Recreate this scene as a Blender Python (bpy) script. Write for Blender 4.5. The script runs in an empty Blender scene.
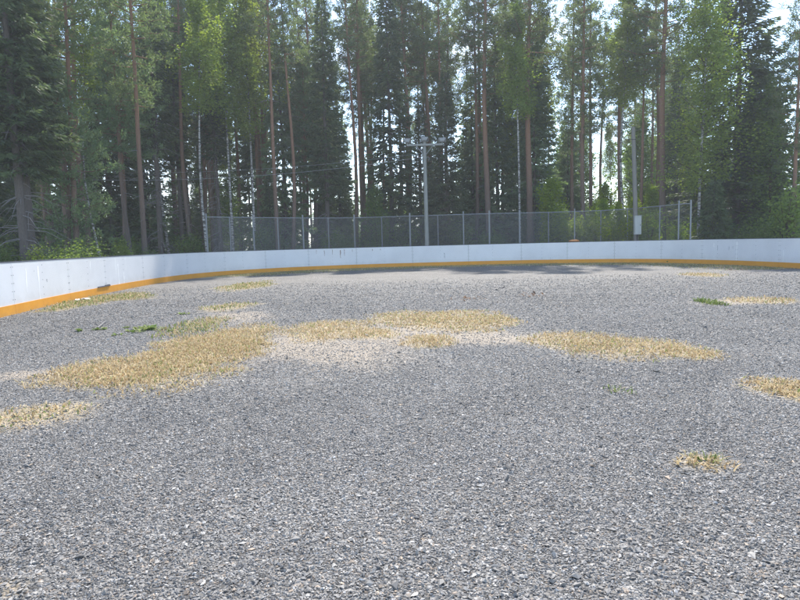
import bpy, math, random
import numpy as np
from mathutils import Matrix, Vector

random.seed(7)
rng = np.random.default_rng(11)
scene = bpy.context.scene
COL = scene.collection

# ------------------------------------------------------------------ camera model
EYE = 1.5
FOC = 600.0                      # focal length in pixels of the 800x600 photograph
_up = np.array([-0.0257, 1.0, (300 - 242.8) / FOC]); _up /= np.linalg.norm(_up)
_fw = np.array([0, 0, -1.0]); _fw = _fw - _fw.dot(_up) * _up; _fw /= np.linalg.norm(_fw)
_rt = np.cross(_fw, _up)
RCW = np.array([_rt, _fw, _up])  # camera space -> world

def ray(px, py):
    v = RCW @ np.array([px - 400.0, 300.0 - py, -FOC])
    return v

def ground(px, py):
    v = ray(px, py); t = -EYE / v[2]
    return v[0] * t, v[1] * t

def at(px, py, d):
    v = ray(px, py); t = d / v[1]
    return v[0] * t, d, EYE + v[2] * t

cam = bpy.data.cameras.new('camera')
cam.sensor_width = 36.0
cam.lens = 36.0 * FOC / 800.0
cam.clip_end = 3000
cam.clip_start = 0.05
cam_o = bpy.data.objects.new('camera', cam)
COL.objects.link(cam_o)
cam_o.matrix_world = Matrix.Translation((0, 0, EYE)) @ Matrix(RCW.tolist()).to_4x4()
scene.camera = cam_o

# ------------------------------------------------------------------ helpers
class MB:
    """collects vertices, triangles and quads; build() links them as ONE mesh object"""
    def __init__(s):
        s.v = []; s.c = []; s.f3 = []; s.f4 = []; s.m3 = []; s.m4 = []; s.n = 0
    def add(s, verts, f3=None, f4=None, col=0.5, mat=0):
        verts = np.asarray(verts, float).reshape(-1, 3)
        k = len(verts)
        s.v.append(verts)
        col = np.asarray(col, float)
        if col.ndim == 0: col = np.full((k, 3), float(col))
        elif col.ndim == 1 and len(col) == 3 and k != 3: col = np.tile(col, (k, 1))
        elif col.ndim == 1: col = np.repeat(col[:, None], 3, 1)
        s.c.append(col)
        if f3 is not None:
            f3 = np.asarray(f3, int).reshape(-1, 3); s.f3.append(f3 + s.n); s.m3.append(np.full(len(f3), mat))
        if f4 is not None:
            f4 = np.asarray(f4, int).reshape(-1, 4); s.f4.append(f4 + s.n); s.m4.append(np.full(len(f4), mat))
        s.n += k
    def box(s, c, size, rot=None, mat=0, col=0.5):
        x, y, z = np.array(size) / 2.0
        p = np.array([[-x,-y,-z],[x,-y,-z],[x,y,-z],[-x,y,-z],[-x,-y,z],[x,-y,z],[x,y,z],[-x,y,z]])
        if rot is not None: p = p @ np.array(rot).T
        s.add(p + np.array(c), f4=[[0,3,2,1],[4,5,6,7],[0,1,5,4],[1,2,6,5],[2,3,7,6],[3,0,4,7]], mat=mat, col=col)
    def tube(s, pts, rad, sides=6, mat=0, col=0.5, caps=True):
        pts = np.asarray(pts, float); n = len(pts)
        rad = np.broadcast_to(np.asarray(rad, float), (n,))
        t = np.gradient(pts, axis=0); t /= np.linalg.norm(t, axis=1)[:, None] + 1e-9
        a = np.where(np.abs(t[:, 2:3]) > 0.9, np.array([[1.0, 0, 0]]), np.array([[0, 0, 1.0]]))
        u = np.cross(t, a); u /= np.linalg.norm(u, axis=1)[:, None] + 1e-9
        w = np.cross(t, u)
        for i in range(1, n):
            if u[i].dot(u[i-1]) < 0: u[i] = -u[i]; w[i] = -w[i]
        th = np.arange(sides) * 2 * math.pi / sides
        ring = pts[:, None, :] + rad[:, None, None] * (np.cos(th)[None, :, None] * u[:, None, :] + np.sin(th)[None, :, None] * w[:, None, :])
        idx = np.arange(n * sides).reshape(n, sides)
        a0 = idx[:-1]; a1 = idx[1:]
        f4 = np.stack([a0, np.roll(a0, -1, 1), np.roll(a1, -1, 1), a1], -1).reshape(-1, 4)
        s.add(ring.reshape(-1, 3), f4=f4, mat=mat, col=col)
        if caps:
            for i in (0, n - 1):
                r = ring[i]; c = r.mean(0)
                v = np.vstack([r, c[None]])
                f = [[k, (k + 1) % sides, sides] for k in range(sides)]
                s.add(v, f3=f, mat=mat, col=col)
    def build(s, name, mats, parent=None, smooth=False):
        me = bpy.data.meshes.new(name)
        v = np.vstack(s.v); c = np.vstack(s.c)
        f3 = np.vstack(s.f3) if s.f3 else np.zeros((0, 3), int)
        f4 = np.vstack(s.f4) if s.f4 else np.zeros((0, 4), int)
        mi = np.concatenate(s.m3 + s.m4) if (s.m3 or s.m4) else np.zeros(0, int)
        me.vertices.add(len(v)); me.vertices.foreach_set('co', v.astype(np.float32).ravel())
        loops = np.concatenate([f3.ravel(), f4.ravel()]).astype(np.int32)
        me.loops.add(len(loops)); me.loops.foreach_set('vertex_index', loops)
        st = np.concatenate([np.arange(len(f3)) * 3, len(f3) * 3 + np.arange(len(f4)) * 4]).astype(np.int32)
        me.polygons.add(len(st)); me.polygons.foreach_set('loop_start', st)
        me.polygons.foreach_set('material_index', mi.astype(np.int32))
        me.polygons.foreach_set('use_smooth', np.full(len(st), bool(smooth)))
        me.update(calc_edges=True)
        at_ = me.color_attributes.new('tint', 'FLOAT_COLOR', 'POINT')
        rgba = np.ones((len(v), 4), np.float32); rgba[:, :3] = c
        at_.data.foreach_set('color', rgba.ravel())
        for m in (mats if isinstance(mats, (list, tuple)) else [mats]): me.materials.append(m)
        o = bpy.data.objects.new(name, me)
        COL.objects.link(o)
        if parent is not None: o.parent = parent
        return o

def tag(o, label=None, cat=None, group=None, kind=None):
    if label: o['label'] = label
    if cat: o['category'] = cat
    if group: o['group'] = group
    if kind: o['kind'] = kind
    return o

def empty(name, loc=(0, 0, 0), rz=0.0):
    o = bpy.data.objects.new(name, None); COL.objects.link(o)
    o.location = loc; o.rotation_euler = (0, 0, rz); o.empty_display_size = 0.3
    return o

def copy_tree(root):
    r = root.copy(); COL.objects.link(r)
    for ch in list(root.children):
        c = ch.copy(); COL.objects.link(c); c.parent = r
        for g in list(ch.children):
            d = g.copy(); COL.objects.link(d); d.parent = c
    return r

def vnoise(x, y, seed=0):
    xi = np.floor(x).astype(np.int64); yi = np.floor(y).astype(np.int64)
    fx = x - xi; fy = y - yi
    fx = fx * fx * (3 - 2 * fx); fy = fy * fy * (3 - 2 * fy)
    def h(a, b):
        n = (a * 374761393 + b * 668265263 + seed * 1274126177) & 0xffffffff
        n = ((n ^ (n >> 13)) * 1274126177) & 0xffffffff
        return ((n ^ (n >> 16)) & 0xffff) / 65535.0
    return (h(xi, yi) * (1 - fx) + h(xi + 1, yi) * fx) * (1 - fy) + (h(xi, yi + 1) * (1 - fx) + h(xi + 1, yi + 1) * fx) * fy

def fbm(x, y, seed=0, o=4):
    s = 0; a = 0.5
    for i in range(o):
        s = s + a * vnoise(x * 2 ** i + 17.3 * i, y * 2 ** i - 9.1 * i, seed + i); a *= 0.5
    return s

# ------------------------------------------------------------------ materials
class NT:
    def __init__(s, name):
        s.m = bpy.data.materials.new(name); s.m.use_nodes = True
        s.t = s.m.node_tree; s.t.nodes.clear()
        s.out = s.t.nodes.new('ShaderNodeOutputMaterial')
    def n(s, typ, **kw):
        nd = s.t.nodes.new('ShaderNode' + typ)
        for k, v in kw.items():
            if k.startswith('i_'):
                key = k[2:]
                key = int(key) if key.isdigit() else key.replace('_', ' ')
                if hasattr(v, 'is_output') or isinstance(v, bpy.types.NodeSocket): s.t.links.new(v, nd.inputs[key])
                else: nd.inputs[key].default_value = v
            else: setattr(nd, k, v)
        return nd
    def link(s, a, b): s.t.links.new(a, b)
    def mix(s, fac, a, b, blend='MIX'):
        nd = s.t.nodes.new('ShaderNodeMix'); nd.data_type = 'RGBA'; nd.blend_type = blend
        for sock, val in ((nd.inputs[0], fac), (nd.inputs[6], a), (nd.inputs[7], b)):
            if isinstance(val, bpy.types.NodeSocket): s.t.links.new(val, sock)
            elif isinstance(val, (int, float)): sock.default_value = val
            else: sock.default_value = (*val, 1.0) if len(val) == 3 else val
        return nd.outputs[2]
    def math(s, op, a, b=0.0, clamp=False):
        nd = s.t.nodes.new('ShaderNodeMath'); nd.operation = op; nd.use_clamp = clamp
        for sock, val in ((nd.inputs[0], a), (nd.inputs[1], b)):
            if isinstance(val, bpy.types.NodeSocket): s.t.links.new(val, sock)
            else: sock.default_value = val
        return nd.outputs[0]
    def ramp(s, fac, stops):
        nd = s.t.nodes.new('ShaderNodeValToRGB'); s.t.links.new(fac, nd.inputs[0])
        e = nd.color_ramp.elements
        while len(e) < len(stops): e.new(0.5)
        for k, (p, c) in enumerate(stops):
            e[k].position = p; e[k].color = (*c, 1) if not isinstance(c, (int, float)) else (c, c, c, 1)
        return nd.outputs[0]
    def coords(s, scale=(1, 1, 1)):
        tc = s.n('TexCoord'); mp = s.n('Mapping'); mp.inputs['Scale'].default_value = scale
        s.link(tc.outputs['Object'], mp.inputs['Vector'])
        return mp.outputs[0]
    def noise(s, vec, scale, detail=4.0, rough=0.6):
        nd = s.n('TexNoise'); nd.inputs['Scale'].default_value = scale
        nd.inputs['Detail'].default_value = detail; nd.inputs['Roughness'].default_value = rough
        if vec is not None: s.link(vec, nd.inputs['Vector'])
        return nd.outputs['Fac']
    def bsdf(s, color, rough=0.8, spec=0.3, normal=None, metal=0.0):
        b = s.n('BsdfPrincipled')
        for key, val in (('Base Color', color), ('Roughness', rough), ('Specular IOR Level', spec), ('Metallic', metal)):
            if isinstance(val, bpy.types.NodeSocket): s.link(val, b.inputs[key])
            elif isinstance(val, (int, float)): b.inputs[key].default_value = val
            else: b.inputs[key].default_value = (*val, 1)
        if normal is not None: s.link(normal, b.inputs['Normal'])
        return b.outputs[0]
    def bump(s, h, strength=0.5, dist=0.02):
        b = s.n('Bump'); b.inputs['Strength'].default_value = strength; b.inputs['Distance'].default_value = dist
        s.link(h, b.inputs['Height']); return b.outputs[0]
    def done(s, shader): s.link(shader, s.out.inputs['Surface']); return s.m

def tint_node(n):
    a = n.n('Attribute'); a.attribute_name = 'tint'; return a

def foliage_mat(name, dark, light, trans=0.35, tcol=None, var=0.25):
    n = NT(name)
    a = tint_node(n)
    sep = n.n('SeparateColor'); n.link(a.outputs['Color'], sep.inputs[0])
    oi = n.n('ObjectInfo')
    f = n.math('ADD', sep.outputs[0], n.math('MULTIPLY', n.math('SUBTRACT', oi.outputs['Random'], 0.5), var), True)
    c = n.mix(f, dark, light)
    hsv = n.n('HueSaturation'); n.link(c, hsv.inputs['Color'])
    n.link(n.math('ADD', n.math('MULTIPLY', oi.outputs['Random'], 0.03), 0.485), hsv.inputs['Hue'])
    b = n.bsdf(hsv.outputs[0], 0.6, 0.25)
    t = n.n('BsdfTranslucent')
    tc = n.mix(1.0, hsv.outputs[0], tcol or (1.5, 1.7, 0.8), 'MULTIPLY')
    n.link(tc, t.inputs['Color'])
    ms = n.n('MixShader'); ms.inputs[0].default_value = trans
    n.link(b, ms.inputs[1]); n.link(t.outputs[0], ms.inputs[2])
    return n.done(ms.outputs[0])

M = {}
M['pine_needles'] = foliage_mat('pine_needles', (0.074, 0.098, 0.055), (0.178, 0.212, 0.098), 0.44, (1.4, 1.5, 0.9))
M['young_needles'] = foliage_mat('young_needles', (0.095, 0.140, 0.080), (0.200, 0.260, 0.130), 0.42, (1.4, 1.5, 0.9))
M['spruce_needles'] = foliage_mat('spruce_needles', (0.054, 0.075, 0.044), (0.128, 0.165, 0.078), 0.36, (1.4, 1.5, 0.9))
M['birch_leaves'] = foliage_mat('birch_leaves', (0.105, 0.145, 0.035), (0.240, 0.285, 0.070), 0.5, (1.5, 1.6, 0.7))
M['bush_leaves'] = foliage_mat('bush_leaves', (0.060, 0.100, 0.030), (0.150, 0.205, 0.060), 0.45, (1.5, 1.6, 0.7))
M['sunlit_tone_leaves'] = foliage_mat('sunlit_tone_leaves', (0.120, 0.190, 0.020), (0.230, 0.300, 0.030), 0.55, (1.6, 1.6, 0.6))  # yellow green lightened to stand in for sun on the leaves
M['undergrowth'] = foliage_mat('undergrowth', (0.060, 0.095, 0.030), (0.150, 0.195, 0.060), 0.45)

def pine_bark():
    n = NT('pine_bark')
    tc = n.n('TexCoord')
    sep = n.n('SeparateXYZ'); n.link(tc.outputs['Object'], sep.inputs[0])
    v = n.coords((3, 3, 0.8))
    ns = n.noise(v, 3.0, 6, 0.7)
    oi = n.n('ObjectInfo')
    z = n.math('ADD', sep.outputs[2], n.math('MULTIPLY', ns, 3.0))
    z = n.math('ADD', z, n.math('MULTIPLY', oi.outputs['Random'], 3.5))
    f = n.ramp(n.math('DIVIDE', z, 16.0), [(0.25, 0.0), (0.80, 1.0)])
    fine = n.noise(n.coords((14, 14, 4)), 2.0, 5, 0.75)
    low = n.mix(fine, (0.050, 0.044, 0.040), (0.175, 0.155, 0.140))
    high = n.mix(fine, (0.150, 0.085, 0.055), (0.33, 0.185, 0.120))
    c = n.mix(f, low, high)
    return n.done(n.bsdf(c, 0.9, 0.1, n.bump(fine, 0.8, 0.03)))
M['pine_bark'] = pine_bark()

def bark(name, a, b, sc=(10, 10, 3)):
    n = NT(name); v = n.coords(sc); f = n.noise(v, 2.0, 6, 0.7)
    return n.done(n.bsdf(n.mix(f, a, b), 0.9, 0.1, n.bump(f, 0.7, 0.02)))
M['spruce_bark'] = bark('spruce_bark', (0.05, 0.042, 0.038), (0.17, 0.145, 0.13))
M['dead_wood'] = bark('dead_wood', (0.13, 0.12, 0.115), (0.30, 0.28, 0.265))
M['twig'] = bark('twig', (0.05, 0.035, 0.025), (0.13, 0.09, 0.065))

def birch_bark():
    n = NT('birch_bark')
    v = n.coords((2.2, 2.2, 7.0)); f = n.noise(v, 1.6, 5, 0.7)
    c = n.ramp(f, [(0.40, (0.05, 0.045, 0.04)), (0.50, (0.28, 0.265, 0.245)), (0.62, (0.46, 0.445, 0.42))])
    return n.done(n.bsdf(c, 0.7, 0.2))
M['birch_bark'] = birch_bark()

def board_white():
    n = NT('white_plastic')
    v = n.coords((1, 1, 1))
    big = n.noise(v, 0.8, 5, 0.6)
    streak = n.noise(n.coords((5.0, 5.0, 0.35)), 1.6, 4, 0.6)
    spot = n.noise(v, 16.0, 3, 0.6)
    c = n.mix(n.ramp(big, [(0.35, 0.0), (0.75, 1.0)]), (0.84, 0.835, 0.83), (0.74, 0.735, 0.735))
    c = n.mix(n.ramp(streak, [(0.60, 0.0), (0.75, 0.45)]), c, (0.80, 0.80, 0.80))  # whitish vertical streaks painted in for light on the panels
    c = n.mix(n.ramp(spot, [(0.69, 0.0), (0.76, 0.55)]), c, (0.30, 0.29, 0.28))
    tc = n.n('TexCoord'); sx = n.n('SeparateXYZ'); n.link(tc.outputs['Object'], sx.inputs[0])
    gn = n.noise(tc.outputs['Object'], 3.5, 6, 0.7)
    gz_ = n.math('SUBTRACT', n.math('MULTIPLY', gn, 0.9), sx.outputs[2])
    c = n.mix(n.ramp(n.math('ADD', gz_, 0.2), [(0.15, 0.0), (0.6, 0.40)]), c, (0.52, 0.50, 0.46))
    rub = n.noise(n.coords((1.5, 1.5, 4.0)), 4.0, 6, 0.75)
    c = n.mix(n.ramp(rub, [(0.62, 0.0), (0.70, 0.30)]), c, (0.42, 0.42, 0.44))
    b = n.bsdf(c, 0.42, 0.4)
    t = n.n('BsdfTranslucent'); t.inputs[0].default_value = (0.75, 0.76, 0.78, 1)
    ms = n.n('MixShader'); ms.inputs[0].default_value = 0.22
    n.link(b, ms.inputs[1]); n.link(t.outputs[0], ms.inputs[2])
    return n.done(ms.outputs[0])
M['white_plastic'] = board_white()

def kick():
    n = NT('orange_plastic')
    v = n.coords((1, 1, 1)); f = n.noise(v, 2.5, 6, 0.65); g = n.noise(v, 25.0, 3, 0.6)
    c = n.mix(f, (0.56, 0.235, 0.03), (0.74, 0.35, 0.05))
    c = n.mix(n.ramp(g, [(0.6, 0.0), (0.8, 0.6)]), c, (0.25, 0.15, 0.07))
    tc = n.n('TexCoord'); sx = n.n('SeparateXYZ'); n.link(tc.outputs['Object'], sx.inputs[0])
    dn = n.noise(tc.outputs['Object'], 7.0, 6, 0.7)
    dz = n.math('SUBTRACT', n.math('MULTIPLY', dn, 0.30), sx.outputs[2])
    c = n.mix(n.ramp(n.math('MULTIPLY', dz, 5.0), [(0.20, 0.0), (0.75, 0.2)]), c, (0.22, 0.19, 0.14))
    return n.done(n.bsdf(c, 0.7, 0.12))
M['orange_plastic'] = kick()

def plain(name, a, b, rough=0.6, spec=0.3, metal=0.0, sc=6.0):
    n = NT(name); f = n.noise(n.coords(), sc, 5, 0.65)
    return n.done(n.bsdf(n.mix(f, a, b), rough, spec, metal=metal))
M['cap_rail'] = plain('cap_rail', (0.05, 0.06, 0.075), (0.12, 0.13, 0.15), 0.6)
M['rust'] = plain('rust', (0.22, 0.13, 0.09), (0.36, 0.24, 0.18), 0.9, 0.1)
M['scuff'] = plain('scuff', (0.06, 0.06, 0.07), (0.16, 0.16, 0.17), 0.8, 0.1)
M['scuff_soft'] = plain('scuff_soft', (0.42, 0.43, 0.46), (0.52, 0.53, 0.56), 0.7, 0.2)
M['galvanised'] = plain('galvanised', (0.20, 0.21, 0.215), (0.31, 0.32, 0.325), 0.6, 0.3, 0.2)
M['wire'] = plain('wire', (0.15, 0.155, 0.16), (0.24, 0.245, 0.25), 0.5, 0.4, 0.3)
M['grey_wood'] = bark('grey_wood', (0.16, 0.165, 0.15), (0.34, 0.34, 0.315), (8, 8, 0.7))
M['brown_wood'] = bark('brown_wood', (0.13, 0.12, 0.105), (0.28, 0.265, 0.24), (8, 8, 0.7))
M['lamp_grey'] = plain('lamp_grey', (0.22, 0.23, 0.24), (0.32, 0.33, 0.34), 0.5)
M['lamp_glass'] = plain('lamp_glass', (0.25, 0.27, 0.29), (0.35, 0.37, 0.38), 0.2, 0.5)
M['box_grey'] = plain('box_grey', (0.40, 0.41, 0.39), (0.48, 0.49, 0.47), 0.5, 0.3)
M['black_metal'] = plain('black_metal', (0.03, 0.03, 0.035), (0.06, 0.06, 0.065), 0.5)
M['pale_light_streak'] = plain('pale_light_streak', (0.90, 0.90, 0.88), (0.94, 0.94, 0.93), 0.7, 0.2)  # streaks of light on the boards, painted as pale colour
M['cable'] = plain('cable', (0.30, 0.31, 0.33), (0.42, 0.43, 0.45), 0.5)
M['paper'] = plain('paper', (0.72, 0.72, 0.70), (0.85, 0.85, 0.83), 0.8)
M['orange_tub'] = plain('orange_tub', (0.38, 0.15, 0.05), (0.48, 0.21, 0.07), 0.6)

def straw_mat():
    n = NT('straw'); a = tint_node(n)
    b = n.bsdf(a.outputs['Color'], 0.8, 0.15)
    t = n.n('BsdfTranslucent'); n.link(a.outputs['Color'], t.inputs[0])
    ms = n.n('MixShader'); ms.inputs[0].default_value = 0.3
    n.link(b, ms.inputs[1]); n.link(t.outputs[0], ms.inputs[2])
    return n.done(ms.outputs[0])
M['straw'] = straw_mat()

def stone_mat():
    n = NT('crushed_stone'); a = tint_node(n)
    f = n.noise(n.coords(), 160.0, 3, 0.6)
    c = n.mix(n.math('MULTIPLY', f, 0.5), a.outputs['Color'], (0.16, 0.16, 0.165))
    return n.done(n.bsdf(c, 0.7, 0.25))
M['stone'] = stone_mat()

def gravel_mat():
    n = NT('gravel_ground')
    tc = n.n('TexCoord'); vec = tc.outputs['Object']
    vo = n.n('TexVoronoi'); vo.inputs['Scale'].default_value = 48.0; n.link(vec, vo.inputs['Vector'])
    vo2 = n.n('TexVoronoi'); vo2.inputs['Scale'].default_value = 21.0; n.link(vec, vo2.inputs['Vector'])
    s1 = n.n('SeparateColor'); n.link(vo.outputs['Color'], s1.inputs[0])
    s2 = n.n('SeparateColor'); n.link(vo2.outputs['Color'], s2.inputs[0])
    r = n.math('ADD', n.math('MULTIPLY', s1.outputs[0], 0.6), n.math('MULTIPLY', s2.outputs[0], 0.4))
    c = n.ramp(r, [(0.12, (0.052, 0.049, 0.045)), (0.45, (0.140, 0.131, 0.119)), (0.70, (0.218, 0.206, 0.189)), (0.92, (0.36, 0.345, 0.32))])
    tan = n.ramp(s1.outputs[1], [(0.90, 0.0), (0.93, 1.0)])
    c = n.mix(n.math('MULTIPLY', tan, 0.5), c, (0.34, 0.26, 0.19))
    mid = n.noise(vec, 0.7, 5, 0.6)
    c = n.mix(n.ramp(mid, [(0.35, 0.0), (0.7, 1.0)]), c, n.mix(1.0, c, (0.74, 0.74, 0.75), 'MULTIPLY'))
    gr = n.noise(vec, 13.0, 4, 0.75)
    c = n.mix(1.0, c, n.ramp(gr, [(0.36, (0.50, 0.50, 0.50)), (0.5, (0.88, 0.88, 0.88)), (0.66, (1.25, 1.25, 1.25))]), 'MULTIPLY')
    a = tint_node(n); sp = n.n('SeparateColor'); n.link(a.outputs['Color'], sp.inputs[0])
    ra = n.n('Attribute'); ra.attribute_name = 'rut'
    c = n.mix(n.math('MULTIPLY', ra.outputs['Fac'], 0.6), c, n.mix(1.0, c, (0.55, 0.53, 0.52), 'MULTIPLY'))  # arcs also darkened in colour for the shading of disturbed gravel
    br = n.noise(vec, 9.0, 5, 0.7)
    def thr(ch, lo, hi):
        return n.ramp(n.math('ADD', ch, n.math('MULTIPLY', n.math('SUBTRACT', br, 0.5), 1.1)), [(lo, 0.0), (hi, 1.0)])
    sand = n.math('MULTIPLY', thr(sp.outputs[1], 0.40, 1.15), 0.65)
    fine = n.noise(vec, 60.0, 4, 0.7)
    c = n.mix(sand, c, n.mix(fine, (0.25, 0.195, 0.135), (0.43, 0.345, 0.25)))
    straw = n.math('MULTIPLY', thr(sp.outputs[0], 0.35, 0.95), 0.85)
    c = n.mix(straw, c, n.mix(fine, (0.22, 0.165, 0.095), (0.42, 0.33, 0.20)))
    ol = n.math('MULTIPLY', thr(sp.outputs[2], 0.25, 0.70), 0.9)
    c = n.mix(ol, c, n.mix(fine, (0.17, 0.165, 0.085), (0.36, 0.33, 0.19)))
    h = n.math('SUBTRACT', 1.0, vo.outputs['Distance'])
    nb = n.bump(h, 1.0, 0.02)
    return n.done(n.bsdf(c, 0.7, 0.3, nb))
M['gravel'] = gravel_mat()

def floor_mat():
    n = NT('forest_floor'); tc = n.n('TexCoord'); v = tc.outputs['Object']
    a = n.noise(v, 0.35, 6, 0.65); b = n.noise(v, 7.0, 5, 0.7)
    c = n.mix(a, (0.055, 0.075, 0.025), (0.13, 0.14, 0.05))
    c = n.mix(n.ramp(b, [(0.5, 0.0), (0.7, 0.8)]), c, (0.10, 0.07, 0.045))
    return n.done(n.bsdf(c, 0.95, 0.1, n.bump(b, 0.8, 0.1)))
M['floor'] = floor_mat()

# ------------------------------------------------------------------ world and sun
SUN_EL = math.radians(52); SUN_AZ = math.radians(9)     # azimuth to the right of straight ahead
w = bpy.data.worlds.new('World'); scene.world = w; w.use_nodes = True
nt = w.node_tree; nt.nodes.clear()
sky = nt.nodes.new('ShaderNodeTexSky'); sky.sky_type = 'NISHITA'; sky.sun_disc = False
sky.sun_elevation = SUN_EL; sky.sun_rotation = SUN_AZ
sky.altitude = 100; sky.air_density = 1.0; sky.dust_density = 0.25; sky.ozone_density = 1.0
bg = nt.nodes.new('ShaderNodeBackground'); bg.inputs['Strength'].default_value = 0.135
tcw = nt.nodes.new('ShaderNodeTexCoord')
mpw = nt.nodes.new('ShaderNodeMapping'); mpw.inputs['Scale'].default_value = (1, 1, 2.2)
nzw = nt.nodes.new('ShaderNodeTexNoise'); nzw.inputs['Scale'].default_value = 2.6; nzw.inputs['Detail'].default_value = 7
rpw = nt.nodes.new('ShaderNodeValToRGB')
rpw.color_ramp.elements[0].position = 0.53; rpw.color_ramp.elements[1].position = 0.74
rpw.color_ramp.elements[1].color = (0.75, 0.75, 0.75, 1)
mxw = nt.nodes.new('ShaderNodeMix'); mxw.data_type = 'RGBA'
mxw.inputs[7].default_value = (7.5, 7.8, 8.2, 1)         # sunlit cloud, in the sky's own units
ow = nt.nodes.new('ShaderNodeOutputWorld')
L = nt.links.new
L(tcw.outputs['Generated'], mpw.inputs[0]); L(mpw.outputs[0], nzw.inputs['Vector']); L(nzw.outputs['Fac'], rpw.inputs[0])
L(rpw.outputs[0], mxw.inputs[0]); L(sky.outputs[0], mxw.inputs[6]); L(mxw.outputs[2], bg.inputs['Color']); L(bg.outputs[0], ow.inputs[0])

sun = bpy.data.lights.new('sun', 'SUN'); sun.energy = 3.0; sun.angle = math.radians(1.0); sun.color = (1.0, 0.95, 0.87)
so = bpy.data.objects.new('sun', sun); COL.objects.link(so)
so.rotation_euler = (-(math.pi / 2 - SUN_EL), 0, -SUN_AZ)
so.location = (3, 60, 70)

vs = scene.view_settings
scene.display_settings.display_device = 'sRGB'
vs.view_transform = 'Standard'; vs.look = 'None'; vs.gamma = 1.0; vs.use_curve_mapping = False
vs.exposure = 1.75

def haze():
    mb = MB(); mb.box((0, 500, 22), (1900, 1900, 47))
    n = NT('haze_air'); v = n.n('VolumePrincipled')
    v.inputs['Color'].default_value = (0.92, 0.96, 1.0, 1); v.inputs['Density'].default_value = HAZE; v.inputs['Anisotropy'].default_value = 0.2
    n.link(v.outputs[0], n.out.inputs['Volume'])
    tag(mb.build('haze', n.m), 'thin pale summer haze in the forest air', 'haze', kind='stuff')
HAZE = 0.0009
haze()

# ------------------------------------------------------------------ rink outline from the boards' foot
foot_px = [(0, 317.5), (45, 306.5), (90, 296), (127, 288.7), (162, 281.9), (188, 278.3), (224, 275), (265, 272.5), (310, 270.0), (355, 268.1),
           (411, 266.6), (467, 265.1), (522, 263.8), (568, 263.0), (615, 262.6), (661, 262.9), (703, 263.8), (737, 265.2), (778, 267.4), (800, 268.7)]
foot = np.array([ground(*p) for p in foot_px])
# light smoothing of measuring noise
sm = foot.copy()
for _ in range(2):
    sm[1:-1] = 0.25 * sm[:-2] + 0.5 * sm[1:-1] + 0.25 * sm[2:]
foot = sm
d0 = foot[0] - foot[3]; d0 /= np.linalg.norm(d0)
d1 = foot[-1] - foot[-3]; d1 /= np.linalg.norm(d1)
foot = np.vstack([foot[0] + d0 * 9, foot[0] + d0 * 4.5, foot, foot[-1] + d1 * 4.5, foot[-1] + d1 * 9])

def resample(p, step):
    q = [p[0]]
    for i in range(len(p) - 1):
        a = p[max(i - 1, 0)]; b = p[i]; c = p[i + 1]; d = p[min(i + 2, len(p) - 1)]
        for k in range(1, 13):
            t = k / 12
            q.append(0.5 * ((2 * b) + (-a + c) * t + (2 * a - 5 * b + 4 * c - d) * t * t + (-a + 3 * b - 3 * c + d) * t ** 3))
    q = np.array(q); s = np.concatenate([[0], np.cumsum(np.linalg.norm(np.diff(q, axis=0), axis=1))])
    n = max(2, int(round(s[-1] / step)) + 1)
    ss = np.linspace(0, s[-1], n)
    return np.stack([np.interp(ss, s, q[:, k]) for k in range(q.shape[1])], 1)
curve = resample(foot, 0.25)
tang = np.gradient(curve, axis=0); tang /= np.linalg.norm(tang, axis=1)[:, None]
norm_in = np.stack([tang[:, 1], -tang[:, 0]], 1)       # points into the rink

BH = 1.26; KH = 0.235
def px_to_curve(px):
    best = None
    for i, (x, y) in enumerate(curve):
        v = RCW.T @ np.array([x, y, -EYE])
        if v[2] > -0.5: continue
        u = 400 - FOC * v[0] / v[2]
        if best is None or abs(u - px) < best[0]: best = (abs(u - px), i)
    return best[1]

boards = tag(empty('rink_boards', (float(curve[len(curve)//2][0]), float(curve[len(curve)//2][1]), 0)),
             'long curved white rink boards with an orange kick plate around the gravel', 'rink boards')
BO = np.array([boards.location.x, boards.location.y, 0.0])
seams_px = [14, 72, 107, 143, 188, 224, 265, 310, 355, 411, 467, 522, 568, 615, 661, 703, 737, 778]
cuts = [px_to_curve(p) for p in seams_px]
first = cuts[0]; extra = []
k = first - 13
while k > 3: extra.append(k); k -= 13
last = []; k = cuts[-1] + 13
while k < len(curve) - 4: last.append(k); k += 13
cuts = [0] + sorted(extra) + cuts + last + [len(curve) - 1]

def strip(mb, ia, ib, off0, off1, z0, z1, gap=0.006, mat=0):
    """closed curved slab between curve samples ia..ib, offsets along the inward normal off0<off1"""
    P = curve[ia:ib + 1].copy(); N = norm_in[ia:ib + 1]; T = tang[ia:ib + 1]
    P[0] = P[0] + T[0] * gap; P[-1] = P[-1] - T[-1] * gap
    n = len(P)
    rows = []
    for (o, z) in ((off0, z0), (off1, z0), (off1, z1), (off0, z1)):
        q = P + N * o
        rows.append(np.column_stack([q, np.full(n, z)]) - BO)
    v = np.concatenate(rows)
    f = []
    for i in range(n - 1):
        for a in range(4):
            b = (a + 1) % 4
            f.append([a * n + i, a * n + i + 1, b * n + i + 1, b * n + i])
    f.append([0, n, 2 * n, 3 * n]); f.append([n - 1, 4 * n - 1, 3 * n - 1, 2 * n - 1])
    mb.add(v, f4=f, mat=mat)

def on_panel(px, py):
    """point on the boards' inner face seen at the pixel -> curve index, height"""
    i = px_to_curve(px); x, y = curve[i]
    v = ray(px, py)
    t = math.hypot(x, y) / math.hypot(v[0], v[1])
    return i, EYE + v[2] * t

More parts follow.
